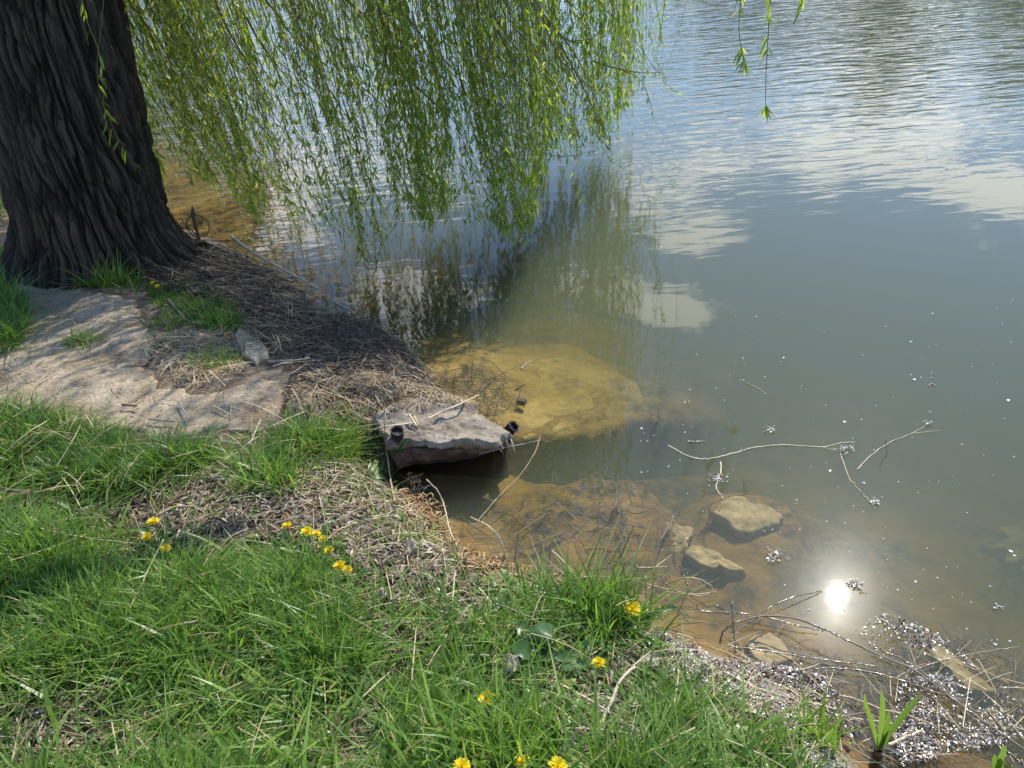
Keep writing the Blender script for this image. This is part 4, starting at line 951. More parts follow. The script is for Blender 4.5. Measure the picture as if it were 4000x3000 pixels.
T('floating_twig', 'twig', 'rightmost forked twig floating in the open water', Z6([(1125, 1335), (1220, 1240), (1330, 1170), (1450, 1120), (1545, 1065)]), .004, .002, M_REED, .003, GW, nubs=9, sub=[Z6([(1450, 1120), (1550, 1110), (1630, 1100)])])
T('floating_twig', 'twig', 'short straight twig alone in the open water', Z6([(470, 820), (550, 860), (600, 895)]), .0028, .002, M_REED, .003, GW)
T('floating_twig', 'twig', 'crooked pale twig bearing a pinkish tuft above the sunken block', Z6([(325, 1285), (325, 1350), (305, 1400), (300, 1450), (345, 1510)]), .004, .0025, M_REED, .003, GW, nubs=6)
T('floating_twig', 'twig', 'dark stub standing upright in the water beside the rightmost forked twig', Z6([(1302, 1255), (1300, 1200), (1294, 1160)]), .003, .002, M_WETTWIG, [.0, .03, .07], GW)
T('floating_leaf', 'leaf', 'narrow white leaf floating over the yellow shallows', Z5([(1110, 740), (1130, 720), (1175, 690)]), .006, .002, M_GREYLEAF, .004, 'floating leaves')
T('floating_leaf', 'leaf', 'narrow wet leaf floating left of the long forked twig', Z6([(130, 1170), (185, 1170), (240, 1163)]), .0045, .001, M_WETCATKIN, .003, 'floating leaves')
T('floating_leaf', 'leaf', 'tiny curled leaf floating far out in the open water', Z6([(1550, 840), (1565, 828), (1580, 832), (1588, 842)]), .003, .002, M_GREYLEAF, .003, 'floating leaves')
T('floating_leaf', 'leaf', 'curled brown leaf floating at the right edge of the pond', Z9([(1935, 720), (1955, 705), (1985, 715)]), .005, .002, M_WETCATKIN, .004, 'floating leaves', nubs=8)
def tuft(label, c, rad, n):
    b = B(); q = np.array([on_z(*c)[:2]]) + rng.normal(0, rad * .48, (n, 2)) * np.array([1.3, 1])
    curls(b, q[: max(2, n // 3)], (.012, .03), .0014, True, .002, (.3, 1)); lying(b, np.repeat(q, 3, 0) + rng.normal(0, .006, (3 * n, 2)), (.006, .018), (.003, .007), PROF_LEAF, (.5, 1), .22, .003, .2, True)
    o = b.build('floating_tuft', M_WETCATKIN, smooth=False, origin=on_z(*c)); tag(o, label, 'debris', 'clumps of floating debris')
for lab, c, r, n in [('sparkling clump on the end of the fork of the long floating twig', Z6([(1055, 1215)])[0], .02, 14), ('sparkling clump drifting above the long floating twig', Z6([(612, 1105)])[0], .018, 12),
                     ('small dark sparkling clump at the tip of the trailing twig', Z6([(1235, 1530)])[0], .013, 9), ('pale clump drifting left of the short straight twig', Z6([(118, 940)])[0], .014, 8),
                     ('pinkish sparkling clump around the crooked pale twig', Z6([(300, 1395)])[0], .026, 14), ('pale clump at the end of the rightmost forked twig', Z6([(1545, 1065)])[0], .008, 5),
                     ('glittering clump right below the large sunken block', Z9([(640, 410)])[0], .026, 18), ('glittering clump just above the sun glint', Z9([(1120, 580)])[0], .02, 12),
                     ('small glittering clump right of the sun glint', Z9([(1440, 840)])[0], .01, 7)]: tuft(lab, c, r, n)
# near shore: pale stalks and twigs
T('dead_stalk', 'stalk', 'white curved stalk rising from the heap of orange catkins', Z8([(740, 370), (690, 260), (655, 110), (620, 30), (590, -5), (553, -40)]), .004, .003, M_REED, [.02, .06, .1, .13, .15, .17], GB)
T('dead_stalk', 'stalk', 'brown hooked stalk bending over the shallow brown water', Z8([(1035, 560), (1035, 480), (1010, 380), (970, 290), (900, 225), (810, 180)]), .0035, .0025, M_REED, [.02, .06, .12, .17, .2, .2], GB)
T('dead_stalk', 'stalk', 'straight pale stalk lying across the catkins towards the grass edge', Z8([(455, 325), (600, 365), (760, 410), (915, 520)]), .0035, .003, M_REED, .02, GB)
T('dead_stalk', 'stalk', 'very long pale twig lying along the waterline above the grass', Z8([(870, 580), (1060, 585), (1300, 580), (1450, 540), (1650, 535), (1850, 575), (2111, 635), (2250, 620)]), .0035, .002, M_REED, [.02, .03, .04, .07, .09, .06, .03, .02], GB)
T('dead_stalk', 'stalk', 'pale angled twig standing in the shallow water above the long twig', Z8([(1450, 620), (1440, 570), (1400, 490), (1290, 375)]), .0035, .0025, M_REED, [.02, .05, .09, .14], GB)
T('dead_stalk', 'stalk', 'brown stalk lying level across the litter under the grass edge', Z8([(300, 812), (550, 800), (800, 805), (1060, 825), (1300, 852)]), .0035, .0025, M_STRAW, .035, GB)
T('dead_stalk', 'stalk', 'thin brown twig slanting down the grass to the plantain leaf', Z8([(960, 690), (1150, 765), (1280, 835), (1410, 890)]), .0035, .002, M_TWIG, .05, GB)
T('dead_stalk', 'stalk', 'forked grey twig beside the plantain leaf', Z8([(960, 1000), (1180, 970), (1350, 890)]), .0045, .003, M_TWIG, .04, GB)
T('dead_stalk', 'stalk', 'white broken stick in the dark hollow of the near grass', Z8([(1310, 1150), (1420, 1210), (1555, 1285)]), .005, .004, M_REED, .04, GB, 7)
T('dead_stalk', 'stalk', 'dark long twig slanting through the near grass below the white stick', Z8([(1555, 1285), (1700, 1380), (1880, 1480)]), .004, .002, M_TWIG, .04, GB)
T('dead_stalk', 'stalk', 'broad dry reed standing in the grass left of the pale crumpled leaf', Z8([(1570, 1420), (1640, 1270), (1690, 1150), (1780, 1060)]), .007, .004, M_REED, [.02, .05, .08, .10], GB)
T('dead_stalk', 'stalk', 'thin pale twig slanting from the litter into the near grass', Z8([(440, 820), (640, 930), (760, 975)]), .003, .002, M_REED, .03, GB)
T('dead_stalk', 'stalk', 'dark brown reed standing upright at the waterline by the tall grass', Z8([(1860, 860), (1850, 700), (1840, 530)]), .005, .003, M_STRAW, [.01, .07, .15], GB)
T('dead_stalk', 'stalk', 'reddish stalk leaning over the water from the tall grass tuft', Z8([(1640, 500), (1700, 400), (1740, 310), (1780, 220)]), .0025, .0015, M_STRAW, [.08, .13, .18, .22], GB)
T('dead_stalk', 'stalk', 'thin stalk with a white tip leaning left of the reddish stalk', Z8([(1490, 370), (1560, 315), (1640, 270)]), .0025, .002, M_STRAW, [.005, .02, .05], GB, nubs=3)
T('dead_stalk', 'stalk', 'thin stalk crossing the dark reed from lower left', Z8([(1690, 730), (1860, 600), (2050, 455)]), .0025, .0015, M_STRAW, [.05, .09, .1], GB)
T('dead_stalk', 'stalk', 'thin stalk crossing the dark reed near its foot', Z8([(1720, 880), (1880, 760), (2050, 650)]), .0025, .0015, M_STRAW, [.05, .07, .06], GB)
T('dead_stalk', 'stalk', 'pale twig with short side twigs above the dark reed', Z8([(1790, 480), (1880, 478), (1970, 472)]), .003, .002, M_REED, [.08, .08, .07], GB, sub=[Z8([(1900, 475), (1960, 430), (2000, 400)])])
T('dead_stalk', 'stalk', 'looped pale twig curling over the water left of the sun glint', Z9([(0, 575), (100, 540), (200, 550), (275, 600), (240, 640), (150, 640), (0, 620)]), .003, .002, M_REED, [.05, .07, .07, .06, .05, .05, .04], GB)
T('dead_stalk', 'stalk', 'knobbly white catkin stalk standing in the water left of the square stone', Z9([(415, 1050), (408, 920), (400, 800), (390, 680)]), .0038, .003, M_WETTWIG, [.0, .04, .08, .12], GB, nubs=44)
T('dead_stalk', 'stalk', 'dark bent twig below the knobbly white stalk', Z9([(320, 930), (335, 860), (380, 820)]), .004, .003, M_DARKDEBRIS, [.0, .02, .03], GB)
T('dead_stalk', 'stalk', 'drooping beaded stalk hanging into the water under the looped twig', Z9([(80, 455), (110, 540), (150, 650)]), .0028, .002, M_WETTWIG, [.09, .05, .01], GB, nubs=14)
T('wet_stalk', 'stalk', 'arched wet twig running up to the sun glint', Z9([(410, 870), (620, 710), (760, 650), (920, 615)]), .003, .0018, M_WETTWIG, [.01, .02, .02, .004], GB, nubs=5)
T('wet_stalk', 'stalk', 'longest wet reed arching below the sun glint to the lower right corner', Z9([(410, 800), (560, 765), (720, 770), (870, 815), (1100, 920), (1300, 1010), (1470, 1085), (1600, 1180), (1800, 1330), (2000, 1470), (2130, 1560)]), .0038, .0028, M_WETTWIG, [.02, .03, .04, .05, .05, .04, .03, .02, .02, .02, .02], GB, nubs=22)
T('wet_stalk', 'stalk', 'thin wet reed starting at the waterline and ending below the sun glint', Z9([(180, 700), (220, 735), (400, 745), (550, 760), (780, 820), (900, 845)]), .003, .002, M_WETTWIG, [.03, .02, .02, .02, .015, .01], GB, nubs=10)
T('wet_stalk', 'stalk', 'wet reed passing over the square sunken stone', Z9([(370, 940), (600, 970), (850, 1010), (1100, 1040), (1250, 1060)]), .0028, .002, M_WETTWIG, .012, GB, nubs=6)
T('wet_stalk', 'stalk', 'wet reed running from below the square stone to the lower right', Z9([(600, 1090), (770, 1080), (900, 1070), (1070, 1075), (1240, 1100), (1500, 1180), (1700, 1260), (1900, 1400)]), .0034, .0025, M_WETTWIG, .014, GB, nubs=24)
T('wet_stalk', 'stalk', 'wet twig reaching right over the long pale sunken block', Z9([(1440, 1100), (1520, 1060), (1700, 1010), (1900, 970), (2080, 945)]), .003, .0018, M_WETTWIG, [.01, .015, .02, .02, .02], GB, nubs=6)
T('wet_stalk', 'stalk', 'beaded wet twig crossing the longest reed right of the sun glint', Z9([(1220, 945), (1420, 1030), (1560, 1130), (1720, 1260), (1850, 1340)]), .0026, .002, M_WETTWIG, .02, GB, nubs=26)
T('wet_stalk', 'stalk', 'thick tan reed lying through the washed up debris', Z9([(330, 1090), (560, 1200), (800, 1262), (1010, 1312)]), .0055, .004, M_REED, .02, GB, 8)
T('wet_stalk', 'stalk', 'thin pale reed passing behind the iris leaves', Z9([(1020, 1230), (1160, 1270), (1300, 1320), (1500, 1375), (1700, 1470)]), .0035, .0025, M_REED, .015, GB, nubs=10)
T('wet_stalk', 'stalk', 'thick brown reed slanting up right of the iris', Z9([(1310, 1525), (1400, 1487), (1505, 1440)]), .0065, .005, M_REED, .012, GB, 8)
T('wet_stalk', 'stalk', 'flat brown blade standing out of the water near the right edge', Z9([(2010, 1480), (1960, 1400), (1885, 1310)]), .006, .003, M_STRAW, [.0, .02, .04], GB)
T('wet_stalk', 'stalk', 'shiny wet twig right of the iris', Z9([(1745, 1420), (1860, 1440), (1985, 1470)]), .004, .003, M_WETTWIG, .008, GB, nubs=16)
T('wet_stalk', 'stalk', 'thin hooked twig at the right edge beyond the flat brown blade', Z9([(1930, 1350), (2040, 1310), (2111, 1260)]), .0025, .002, M_REED, [.0, .02, .06], GB)
T('wet_stalk', 'stalk', 'knobbly twig in the lower right corner', Z9([(2010, 1560), (2060, 1600), (2130, 1660)]), .004, .003, M_WETTWIG, .02, GB, nubs=14)
T('wet_stalk', 'stalk', 'long thin reed passing left of the iris through the debris', Z9([(1010, 1350), (1200, 1380), (1400, 1400), (1560, 1395)]), .0025, .002, M_REED, .012, GB)
T('dead_stalk', 'stalk', 'pale stalk in the litter left of the catkin heap', Z8([(160, 65), (300, 140), (460, 235)]), .0032, .0025, M_REED, .02, GB)
T('dead_stalk', 'stalk', 'pale stalk standing in the grass among the left dandelions', zf(0, 1900, [(670, 895), (740, 770), (880, 480), (965, 310)]), .003, .002, M_REED, [.03, .06, .1, .13], GB)
T('dead_stalk', 'stalk', 'long pale stalk lying in the left grass above the dandelions', zf(0, 1900, [(150, 225), (330, 270), (560, 310), (780, 335)]), .003, .0025, M_REED, .06, GB)

# bare looped shoot standing behind the trunk
e0 = hit(*zf(0, 0, [(1185, 1435)])[0], .0)
sh = empty('bare_shoot', e0, 'bare leafless shoot with a looped twig standing at the water edge by the trunk', 'shoot')
yv = e0[1]
b = B(); P = smooth_line([on_y(x, y, yv) for x, y in zf(0, 0, [(1185, 1440), (1160, 1360), (1140, 1280), (1133, 1215)])], 14); tubes(b, P, np.linspace(.008, .012, 14)[None] * np.array([1] * 10 + [1.2, 1.1, .7, .2])[None], 7); b.build('stem', M_DARKDEBRIS, sh)
for pts in ([(1165, 1390), (1110, 1340), (1100, 1310), (1135, 1265), (1200, 1280), (1230, 1320), (1222, 1375), (1190, 1388)], [(1170, 1410), (1120, 1370), (1095, 1330), (1062, 1280)]):
    b = B(); P = smooth_line([on_y(x, y, yv) for x, y in zf(0, 0, pts)], 30); tubes(b, P, np.linspace(.005, .0025, 30)[None], 6); b.build('looped_twig', M_DARKDEBRIS, sh)

# ------------------------------------------------------------------ dandelions
def petals(b, n, el, Lr, w, z, r0):
    az = np.linspace(0, 2 * PI, n, endpoint=False) + rng.normal(0, .06, n); e = el + rng.normal(0, .1, n)
    o_ = np.stack([np.cos(az), np.sin(az), 0 * az], 1); d = nrm(o_ * np.cos(e)[:, None] + np.array([0, 0, 1.0]) * np.sin(e)[:, None])
    s = np.stack([-np.sin(az), np.cos(az), 0 * az], 1); nn = np.cross(d, s)
    ribbons(b, o_ * r0 + np.array([0, 0, z]), d, s, -nn, Lr * rng.uniform(.85, 1.1, n), w, [.5, .9, 1, 1, .55], bend=-.12, rnd=rng.random(n))
HH = .085
def make_dandelion():
    root = empty('dandelion', (0, 0, 0), 'dandelion', 'dandelion', 'dandelions in bloom in the grass')
    b = B(); petals(b, 30, .10, .0195, .0036, HH, .002); petals(b, 28, .38, .0165, .0034, HH + .001, .002); petals(b, 24, .70, .013, .003, HH + .002, .0015); petals(b, 16, 1.1, .009, .0026, HH + .002, .001)
    b.build('flower_head', M_PETAL, root, smooth=False)
    b = B(); t = np.linspace(0, 1, 8); P = np.stack([.008 * np.sin(t * 2.2) - .008 * math.sin(2.2) * t, .004 * np.sin(t * 3), -.04 + t * (HH + .038)], 1); tubes(b, P, np.array([.0024] * 7 + [.003])[None], 7); tubes(b, [[0, 0, HH - .010], [0, 0, HH - .004], [0, 0, HH + .001]], [.0025, .0055, .006], 9); b.build('stem', M_STEM, root)
    for k in range(5):
        b = B(); az = k * 1.27 + .3; m_ = 15; t = np.linspace(0, 1, m_); ln = .085 + .02 * (k % 3)
        wv = .022 * np.sin(np.clip(t * .9 + .06, 0, 1) * PI) ** .8 * (1 + .38 * np.where(np.arange(m_) % 2 == 0, 1, -1)) * (.5 + .7 * t)
        c = np.stack([t * ln, 0 * t, -.018 + .055 * np.sin(t * 2.3)], 1); V = np.stack([c + np.stack([0 * t, wv * .5, .006 * t], 1), c, c - np.stack([0 * t, wv * .5, -.006 * t], 1)], 1)
        R_ = np.array([[math.cos(az), -math.sin(az), 0], [math.sin(az), math.cos(az), 0], [0, 0, 1]]); V = V.reshape(-1, 3) @ R_.T
        i = np.arange(m_ - 1) * 3; b.add(V, np.vstack([np.stack([i, i + 1, i + 4, i + 3], 1), np.stack([i + 1, i + 2, i + 5, i + 4], 1)]), .3 + .1 * k); b.build('leaf', M_BROAD, root)
    return root
def copy_tree(o, parent=None):
    c = o.copy(); COL.objects.link(c)
    if parent: c.parent = parent
    for ch in list(o.children): copy_tree(ch, c)
    return c
DAND = [(600, 2039, 1.12, 'large dandelion farthest left, at the upper edge of the near grass'), (574, 2098, .95, 'dandelion half hidden by a blade just below the large left one'), (647, 2143, .95, 'dandelion leaning by a pale stalk, lowest of the three at the left'),
        (1121, 2055, 1.0, 'dandelion at the upper left of the middle cluster beside the dark leaf litter'), (1199, 2078, 1.12, 'biggest dandelion of the middle cluster, touching its right neighbour'), (1236, 2087, .9, 'dandelion pressed against the right side of the biggest middle one'),
        (1261, 2106, .85, 'narrow tilted dandelion below the touching pair of the middle cluster'), (1250, 2138, .42, 'smallest half closed dandelion of the middle cluster'), (1286, 2150, .9, 'lowest dandelion of the middle cluster'),
        (1326, 2211, 1.1, 'left dandelion of the pair at the right end of the bloom row'), (1357, 2226, .9, 'right dandelion of the pair at the right end of the bloom row'),
        (2469, 2381, 1.45, 'dandelion standing right at the waterline beside the tall grass tuft'), (2338, 2590, 1.05, 'small dandelion over the dark hollow below the waterline grass'), (1900, 2732, 1.2, 'single dandelion in the middle of the near grass'),
        (2043, 2978, 1.1, 'middle dandelion of the three at the bottom edge'), (1804, 2996, 1.2, 'leftmost of the three dandelions cut by the bottom edge'), (2179, 2994, 1.25, 'rightmost of the three dandelions at the bottom edge'),
        (597, 1106, .95, 'upper of the two dandelions by the large slab under the tree'), (617, 1119, .9, 'lower of the two dandelions by the large slab under the tree')]
proto = make_dandelion()
for k, (px, py, s_, lab) in enumerate(DAND):
    o = proto if k == 0 else copy_tree(proto)
    s_ *= .8; lift = HH * s_
    p = hit(px, py, lift); o.location = (p[0], p[1], p[2] - lift)
    o.scale = (s_, s_, s_); o.rotation_euler = (rng.normal(-.12, .10), rng.normal(.10, .10), rng.uniform(0, 6.28)) if k else (-.1, .05, 0); o['label'] = lab
    # keep the bloom on its spot although the plant leans
    R_ = o.rotation_euler.to_matrix(); off = R_ @ Vector((0, 0, lift)); o.location = Vector(p) - off

# ------------------------------------------------------------------ iris, plantain and other broad leaves
def blade_leaf(pts, y, w, mat, parent, name='leaf', prof=None, face=None, dy=0):
    n_ = len(pts); P = smooth_line([on_y(px, py, y + dy * i / (n_ - 1)) for i, (px, py) in enumerate(pts)], 14); t = np.linspace(0, 1, 14)
    w *= .8
    wv = w * (np.interp(t, [0, .15, .55, .85, 1], [.55, .8, 1, .75, .05]) if prof is None else np.interp(t, [0, .2, .5, .8, 1], prof))
    T_ = nrm(np.gradient(P, axis=0)); vd = nrm(P - CAM); s = nrm(np.cross(T_, vd)); n2 = np.cross(s, T_)
    V = np.stack([P - s * wv[:, None] * .5, P + n2 * wv[:, None] * .12, P + s * wv[:, None] * .5], 1); b = B(); i = np.arange(13) * 3
    b.add(V.reshape(-1, 3), np.vstack([np.stack([i, i + 1, i + 4, i + 3], 1), np.stack([i + 1, i + 2, i + 5, i + 4], 1)]), rng.uniform(.2, .8)); return b.build(name, mat, parent)
ZI = lambda pts: zf(3100, 2400, pts, 900 / 2212)
e0 = hit(*ZI([(800, 1330)])[0], 0)
ir = empty('iris_plant', e0, 'young iris with five upright green leaves standing in the shallow water', 'iris')
for pts, w in [([(800, 1300), (780, 1150), (730, 980), (690, 860), (680, 762)], .014), ([(815, 1300), (840, 1100), (855, 920), (850, 800), (840, 722)], .017), ([(835, 1290), (875, 1160), (905, 1030), (918, 920)], .016), ([(830, 1300), (900, 1170), (1020, 1010), (1140, 860), (1220, 765)], .019), ([(815, 1310), (845, 1220), (870, 1130)], .012)]:
    blade_leaf(ZI(pts), e0[1], w, M_IRIS, ir, dy=rng.normal(0, .01))
for pts, w in [([(860, 1265), (960, 1300), (1080, 1370), (1240, 1465)], .012), ([(800, 1310), (750, 1180), (700, 1040), (655, 945)], .012)]:
    o = blade_leaf(ZI(pts), e0[1], w, M_GREYLEAF, ir, 'withered_leaf', dy=-.03); o['label'] = 'pale withered iris leaf'
b = B(); tubes(b, smooth_line([on_y(x, y, e0[1]) for x, y in ZI([(790, 1480), (795, 1400), (815, 1290)])], 10), np.linspace(.02, .010, 10)[None], 9); b.build('root_stock', M_DARKDEBRIS, ir)
e0 = hit(*ZI([(1950, 1500)])[0], 0)
ir = empty('iris_plant', e0, 'small iris with short green leaves at the right corner of the pond', 'iris')
for pts, w in [([(1960, 1520), (1985, 1400), (2040, 1258)], .017), ([(1955, 1520), (1975, 1450), (1985, 1380)], .02), ([(1940, 1520), (1925, 1440), (1935, 1340)], .013), ([(1990, 1440), (2060, 1470), (2140, 1520)], .010)]:
    blade_leaf(ZI(pts), e0[1], w, M_IRIS, ir)
def broad(name, label, cat, c, leaves, mat, lift=.03, group=None):
    """leaves: (px list from base to tip, width, lifts)"""
    p0 = hit(*c, 0); e = empty(name, p0, label, cat, group)
    for pts, w, lf in leaves:
        lf = lf if isinstance(lf, (list, tuple)) else [lf] * len(pts)
        P = smooth_line([hit(x, y, l) for (x, y), l in zip(pts, lf)], 15); t = np.linspace(0, 1, 15); wv = w * np.interp(t, [0, .15, .45, .75, 1], [.12, .6, 1, .75, .03]) * (1 + .05 * np.sin(t * 30))
        T_ = nrm(np.gradient(P, axis=0)); s = nrm(np.cross(T_, np.array([.15, -.35, 1.0]))); n2 = np.cross(s, T_)
        V = np.stack([P - s * wv[:, None] * .5 + n2 * (wv * .12)[:, None], P, P + s * wv[:, None] * .5 + n2 * (wv * .12)[:, None]], 1); b = B(); i = np.arange(14) * 3
        b.add(V.reshape(-1, 3), np.vstack([np.stack([i, i + 1, i + 4, i + 3], 1), np.stack([i + 1, i + 2, i + 5, i + 4], 1)]), rng.uniform(.3, .9)); b.build('leaf', mat, e)
    return e
broad('plantain', 'plantain with broad grey green leaves in the litter below the tall grass tuft', 'plantain', Z8([(1190, 975)])[0],
      [(Z8([(1195, 978), (1140, 968), (1090, 945), (1058, 925)]), .05, [.03, .06, .06, .05]), (Z8([(1200, 960), (1215, 920), (1240, 860), (1290, 810)]), .06, [.03, .06, .08, .07]), (Z8([(1190, 960), (1150, 890), (1110, 820), (1080, 790)]), .04, [.03, .05, .06, .05]), (Z8([(1210, 970), (1260, 990), (1320, 985)]), .04, [.03, .04, .03])], M_BROAD)
broad('leafy_weed', 'weed with broad dark leaves growing at the left pipe of the broken slab', 'weed', zf(1400, 1400, [(430, 990)], 800 / 2212)[0],
      [(zf(1400, 1400, q, 800 / 2212), w, l) for q, w, l in [([(420, 990), (400, 940), (400, 890), (410, 840)], .03, [.03, .06, .08, .1]), ([(420, 990), (450, 930), (500, 890), (545, 880)], .035, [.03, .05, .06, .06]), ([(420, 990), (460, 990), (520, 985)], .025, [.03, .04, .03]), ([(420, 990), (370, 1010), (360, 1060)], .025, [.03, .04, .02])]], M_BROAD)
broad('leafy_weed', 'pale green weed with pointed leaves at the shaded foot of the broken slab', 'weed', Z5([(230, 1390)])[0],
      [(Z5(q), w, l) for q, w, l in [([(230, 1385), (255, 1345), (300, 1310)], .03, [.03, .06, .07]), ([(230, 1385), (265, 1375), (300, 1385), (310, 1400)], .028, [.03, .05, .05, .04]), ([(230, 1385), (240, 1330), (265, 1260)], .02, [.03, .07, .1]), ([(230, 1385), (220, 1330), (225, 1290)], .018, [.03, .06, .08]), ([(235, 1390), (290, 1420), (300, 1440)], .022, [.03, .03, .02])]], M_STEM)
broad('leafy_weed', 'toothed dark weed in the near hollow right of the plantain', 'weed', Z8([(1420, 1010)])[0],
      [(Z8(q), w, .05) for q, w in [([(1420, 1010), (1350, 1000), (1290, 990)], .035), ([(1420, 1010), (1400, 1050), (1350, 1080)], .035), ([(1420, 1010), (1470, 960), (1500, 900)], .035), ([(1420, 1010), (1480, 1030), (1540, 1020)], .03), ([(1420, 1010), (1440, 1070), (1430, 1120)], .03)]], M_BROAD)
broad('dock_plant', 'broad leaved dock standing at the waterline beside the tall grass tuft', 'dock', Z8([(1640, 850)])[0],
      [(Z8(q), w, l) for q, w, l in [([(1640, 850), (1600, 780), (1590, 700)], .04, [.02, .07, .12]), ([(1645, 850), (1680, 760), (1700, 700)], .05, [.02, .07, .11]), ([(1650, 860), (1740, 830), (1790, 800)], .04, [.02, .05, .06]), ([(1640, 870), (1700, 900), (1770, 900)], .035, [.02, .04, .04])]], M_BROAD)
def crumple(label, quad, lift, mat, seed):
    P4 = [hit(x, y, lift) for x, y in quad]; m_ = 13; u, v = np.meshgrid(np.linspace(0, 1, m_), np.linspace(0, 1, m_)); u = u.ravel(); v = v.ravel()
    P = (P4[0] * ((1 - u) * (1 - v))[:, None] + P4[1] * (u * (1 - v))[:, None] + P4[2] * (u * v)[:, None] + P4[3] * ((1 - u) * v)[:, None])
    ed = np.minimum(np.minimum(u, 1 - u), np.minimum(v, 1 - v)); P = P + (fbm(u * 4 + seed, v * 4, seed, 3) - .5)[:, None] * np.array([.02, .02, .05]) + np.array([0, 0, .018]) * (np.sin(u * PI) * np.abs(v - .5) * 2)[:, None]
    cen = P.mean(0); P = cen + (P - cen) * (1 - .25 * ((2 * u - 1) ** 2 * (2 * v - 1) ** 2))[:, None]
    i = (np.arange(m_ - 1) * m_)[:, None] + np.arange(m_ - 1)[None]; b = B(); b.add(P, np.stack([i, i + 1, i + m_ + 1, i + m_], -1).reshape(-1, 4), fbm(u * 3, v * 3, seed, 3)); o = b.build('dead_leaf', mat, origin=P4[0]); tag(o, label, 'dead leaf', 'large dead leaves')
crumple('large grey dead leaf drooping over the litter below the plantain', Z8([(985, 1020), (1070, 1000), (1110, 1075), (1050, 1140)]), .05, M_GREYLEAF, 1.0)
crumple('grey dead leaf lying at the upper edge of the near grass', Z8([(210, 640), (330, 620), (390, 660), (270, 690)]), .03, M_GREYLEAF, 2.0)
crumple('pale crumpled dead leaf beside the glittering shore debris', Z8([(1780, 1040), (1880, 1000), (1945, 1070), (1800, 1110)]), .04, M_GREYLEAF, 3.0)
crumple('pale broken dead leaf in the litter above the grey one', Z8([(415, 350), (480, 330), (510, 390), (440, 410)]), .03, M_GREYLEAF, 4.0)
crumple('tan dead leaf in the open litter of the near grass', Z8([(500, 860), (560, 780), (590, 850), (520, 990)]), .03, M_LITTER, 5.0)

# ------------------------------------------------------------------ single grass tufts
def gtuft(label, c, rad, n, h, w=.005, hue=(0, .75), lean=.8):
    p0 = hit(*c, 0); q = p0[:2] + np.clip(rng.normal(0, rad * .9, (n, 2)), -rad * 1.7, rad * 1.7); b = B(); grass(b, q, h, w, lean, hue); o = b.build('grass_tuft', M_GRASS, smooth=False, origin=p0); tag(o, label, 'grass tuft', 'single tufts of grass')
gtuft('bushy grass tuft standing in the shaded leaf litter left of the broken slab', (1060, 1890), .06, 320, .17)
gtuft('bright grass tuft at the right end of the large slab', (1200, 1740), .05, 260, .14, hue=(.3, .9))
gtuft('tall dark grass tuft at the waterline left of the waterside dandelion', (2370, 2420), .07, 380, .19, .006)
gtuft('grass tuft with pale blades at the foot of the trunk', (420, 1110), .05, 120, .19, .005, (.2, .95))
gtuft('small torn clump of grass lying on the large slab', (315, 1325), .035, 90, .07, .005, (.4, .85), 1.8)
gtuft('low dark grass clump in the gap of the large slab', (850, 1420), .06, 200, .08)
gtuft('low grass clump beside the upper edge of the gap in the large slab', (860, 1260), .05, 200, .07)
gtuft('grass tuft drooping over the left corner of the broken slab', (1380, 1740), .06, 240, .12, hue=(.2, .9))
gtuft('bright grass tuft among the glittering debris by the iris', (3190, 2900), .03, 60, .14, .008, (.4, .8), .5)
gtuft('dense grass tuft at the bottom edge between the dandelions', (1980, 2950), .07, 320, .17, .006, (.4, .85), .5)
gtuft('leafy grass tuft right of the small hollow dandelion', (2640, 2800), .075, 380, .13, .004, (.1, .7), 1.0)
stone('sunken_brick', 'small dark brick lying on the yellow silt behind the broken slab', Z5([(1085, 925), (1100, 912), (1138, 916), (1130, 935)]), -.03, .03, M_BLACK, None, 21.0, .003, .003, cat='brick', bevel=.004)

# ------------------------------------------------------------------ far shore, seen mirrored in the pond
def refl_top(px, py, dist):
    d = ray(px, py); h = math.hypot(d[0], d[1]); return np.array([d[0] / h * dist, d[1] / h * dist, 0]), dist * (-d[2]) / h - CAM_Z
FAR_LEAF = leaf_mat('far_foliage', [(0, (.012, .04, .008)), (.6, (.03, .075, .016)), (1, (.06, .11, .03))], .15, .6)
def far_tree(px, py, dist, wid, label, slim=1.0, dens=2600, name='far_tree'):
    p, top = refl_top(px, py, dist); e = empty(name, (p[0], p[1], .9), label, 'tree', 'trees on the far shore')
    b = B(); t = np.linspace(0, 1, 10); hgt = top - .9
    P = np.stack([p[0] + .3 * np.sin(t * 3 + px), p[1] + 0 * t, .6 + hgt * .8 * t], 1); tubes(b, P, .32 * wid / 6 * (1 - .85 * t)[None], 8)
    for k in range(9):
        z0 = .9 + hgt * rng.uniform(.25, .7); a = rng.uniform(0, 6.28); q = np.array([p[0], p[1], z0]); r = wid * .4
        tubes(b, [q, q + [math.cos(a) * r * .5, math.sin(a) * r * .5, r * .5], q + [math.cos(a) * r, math.sin(a) * r, r * .8]], [.1, .07, .03], 5)
    b.build('trunk', M_BARK, e)
    b = B(); cl = 46; cz = rng.uniform(.22, .95, cl); ca_ = rng.uniform(0, 6.28, cl); crd = np.sqrt(rng.random(cl)) * wid * .5 * np.sin(np.clip(cz * 1.05, 0, 1) * PI) ** .6 * slim
    C = np.stack([p[0] + crd * np.cos(ca_), p[1] + crd * np.sin(ca_), .9 + hgt * cz], 1); n = dens; k = rng.integers(0, cl, n)
    q = C[k] + rng.normal(0, 1, (n, 3)) * wid * .085; q[:, 2] = np.minimum(q[:, 2], top); d = rand_dirs(n); s, nn = perp(d)
    ribbons(b, q, d, s, nn, rng.uniform(.25, .6, n), rng.uniform(.18, .4, n), rnd=rng.random(n)); b.build('crown', FAR_LEAF, e, smooth=False)
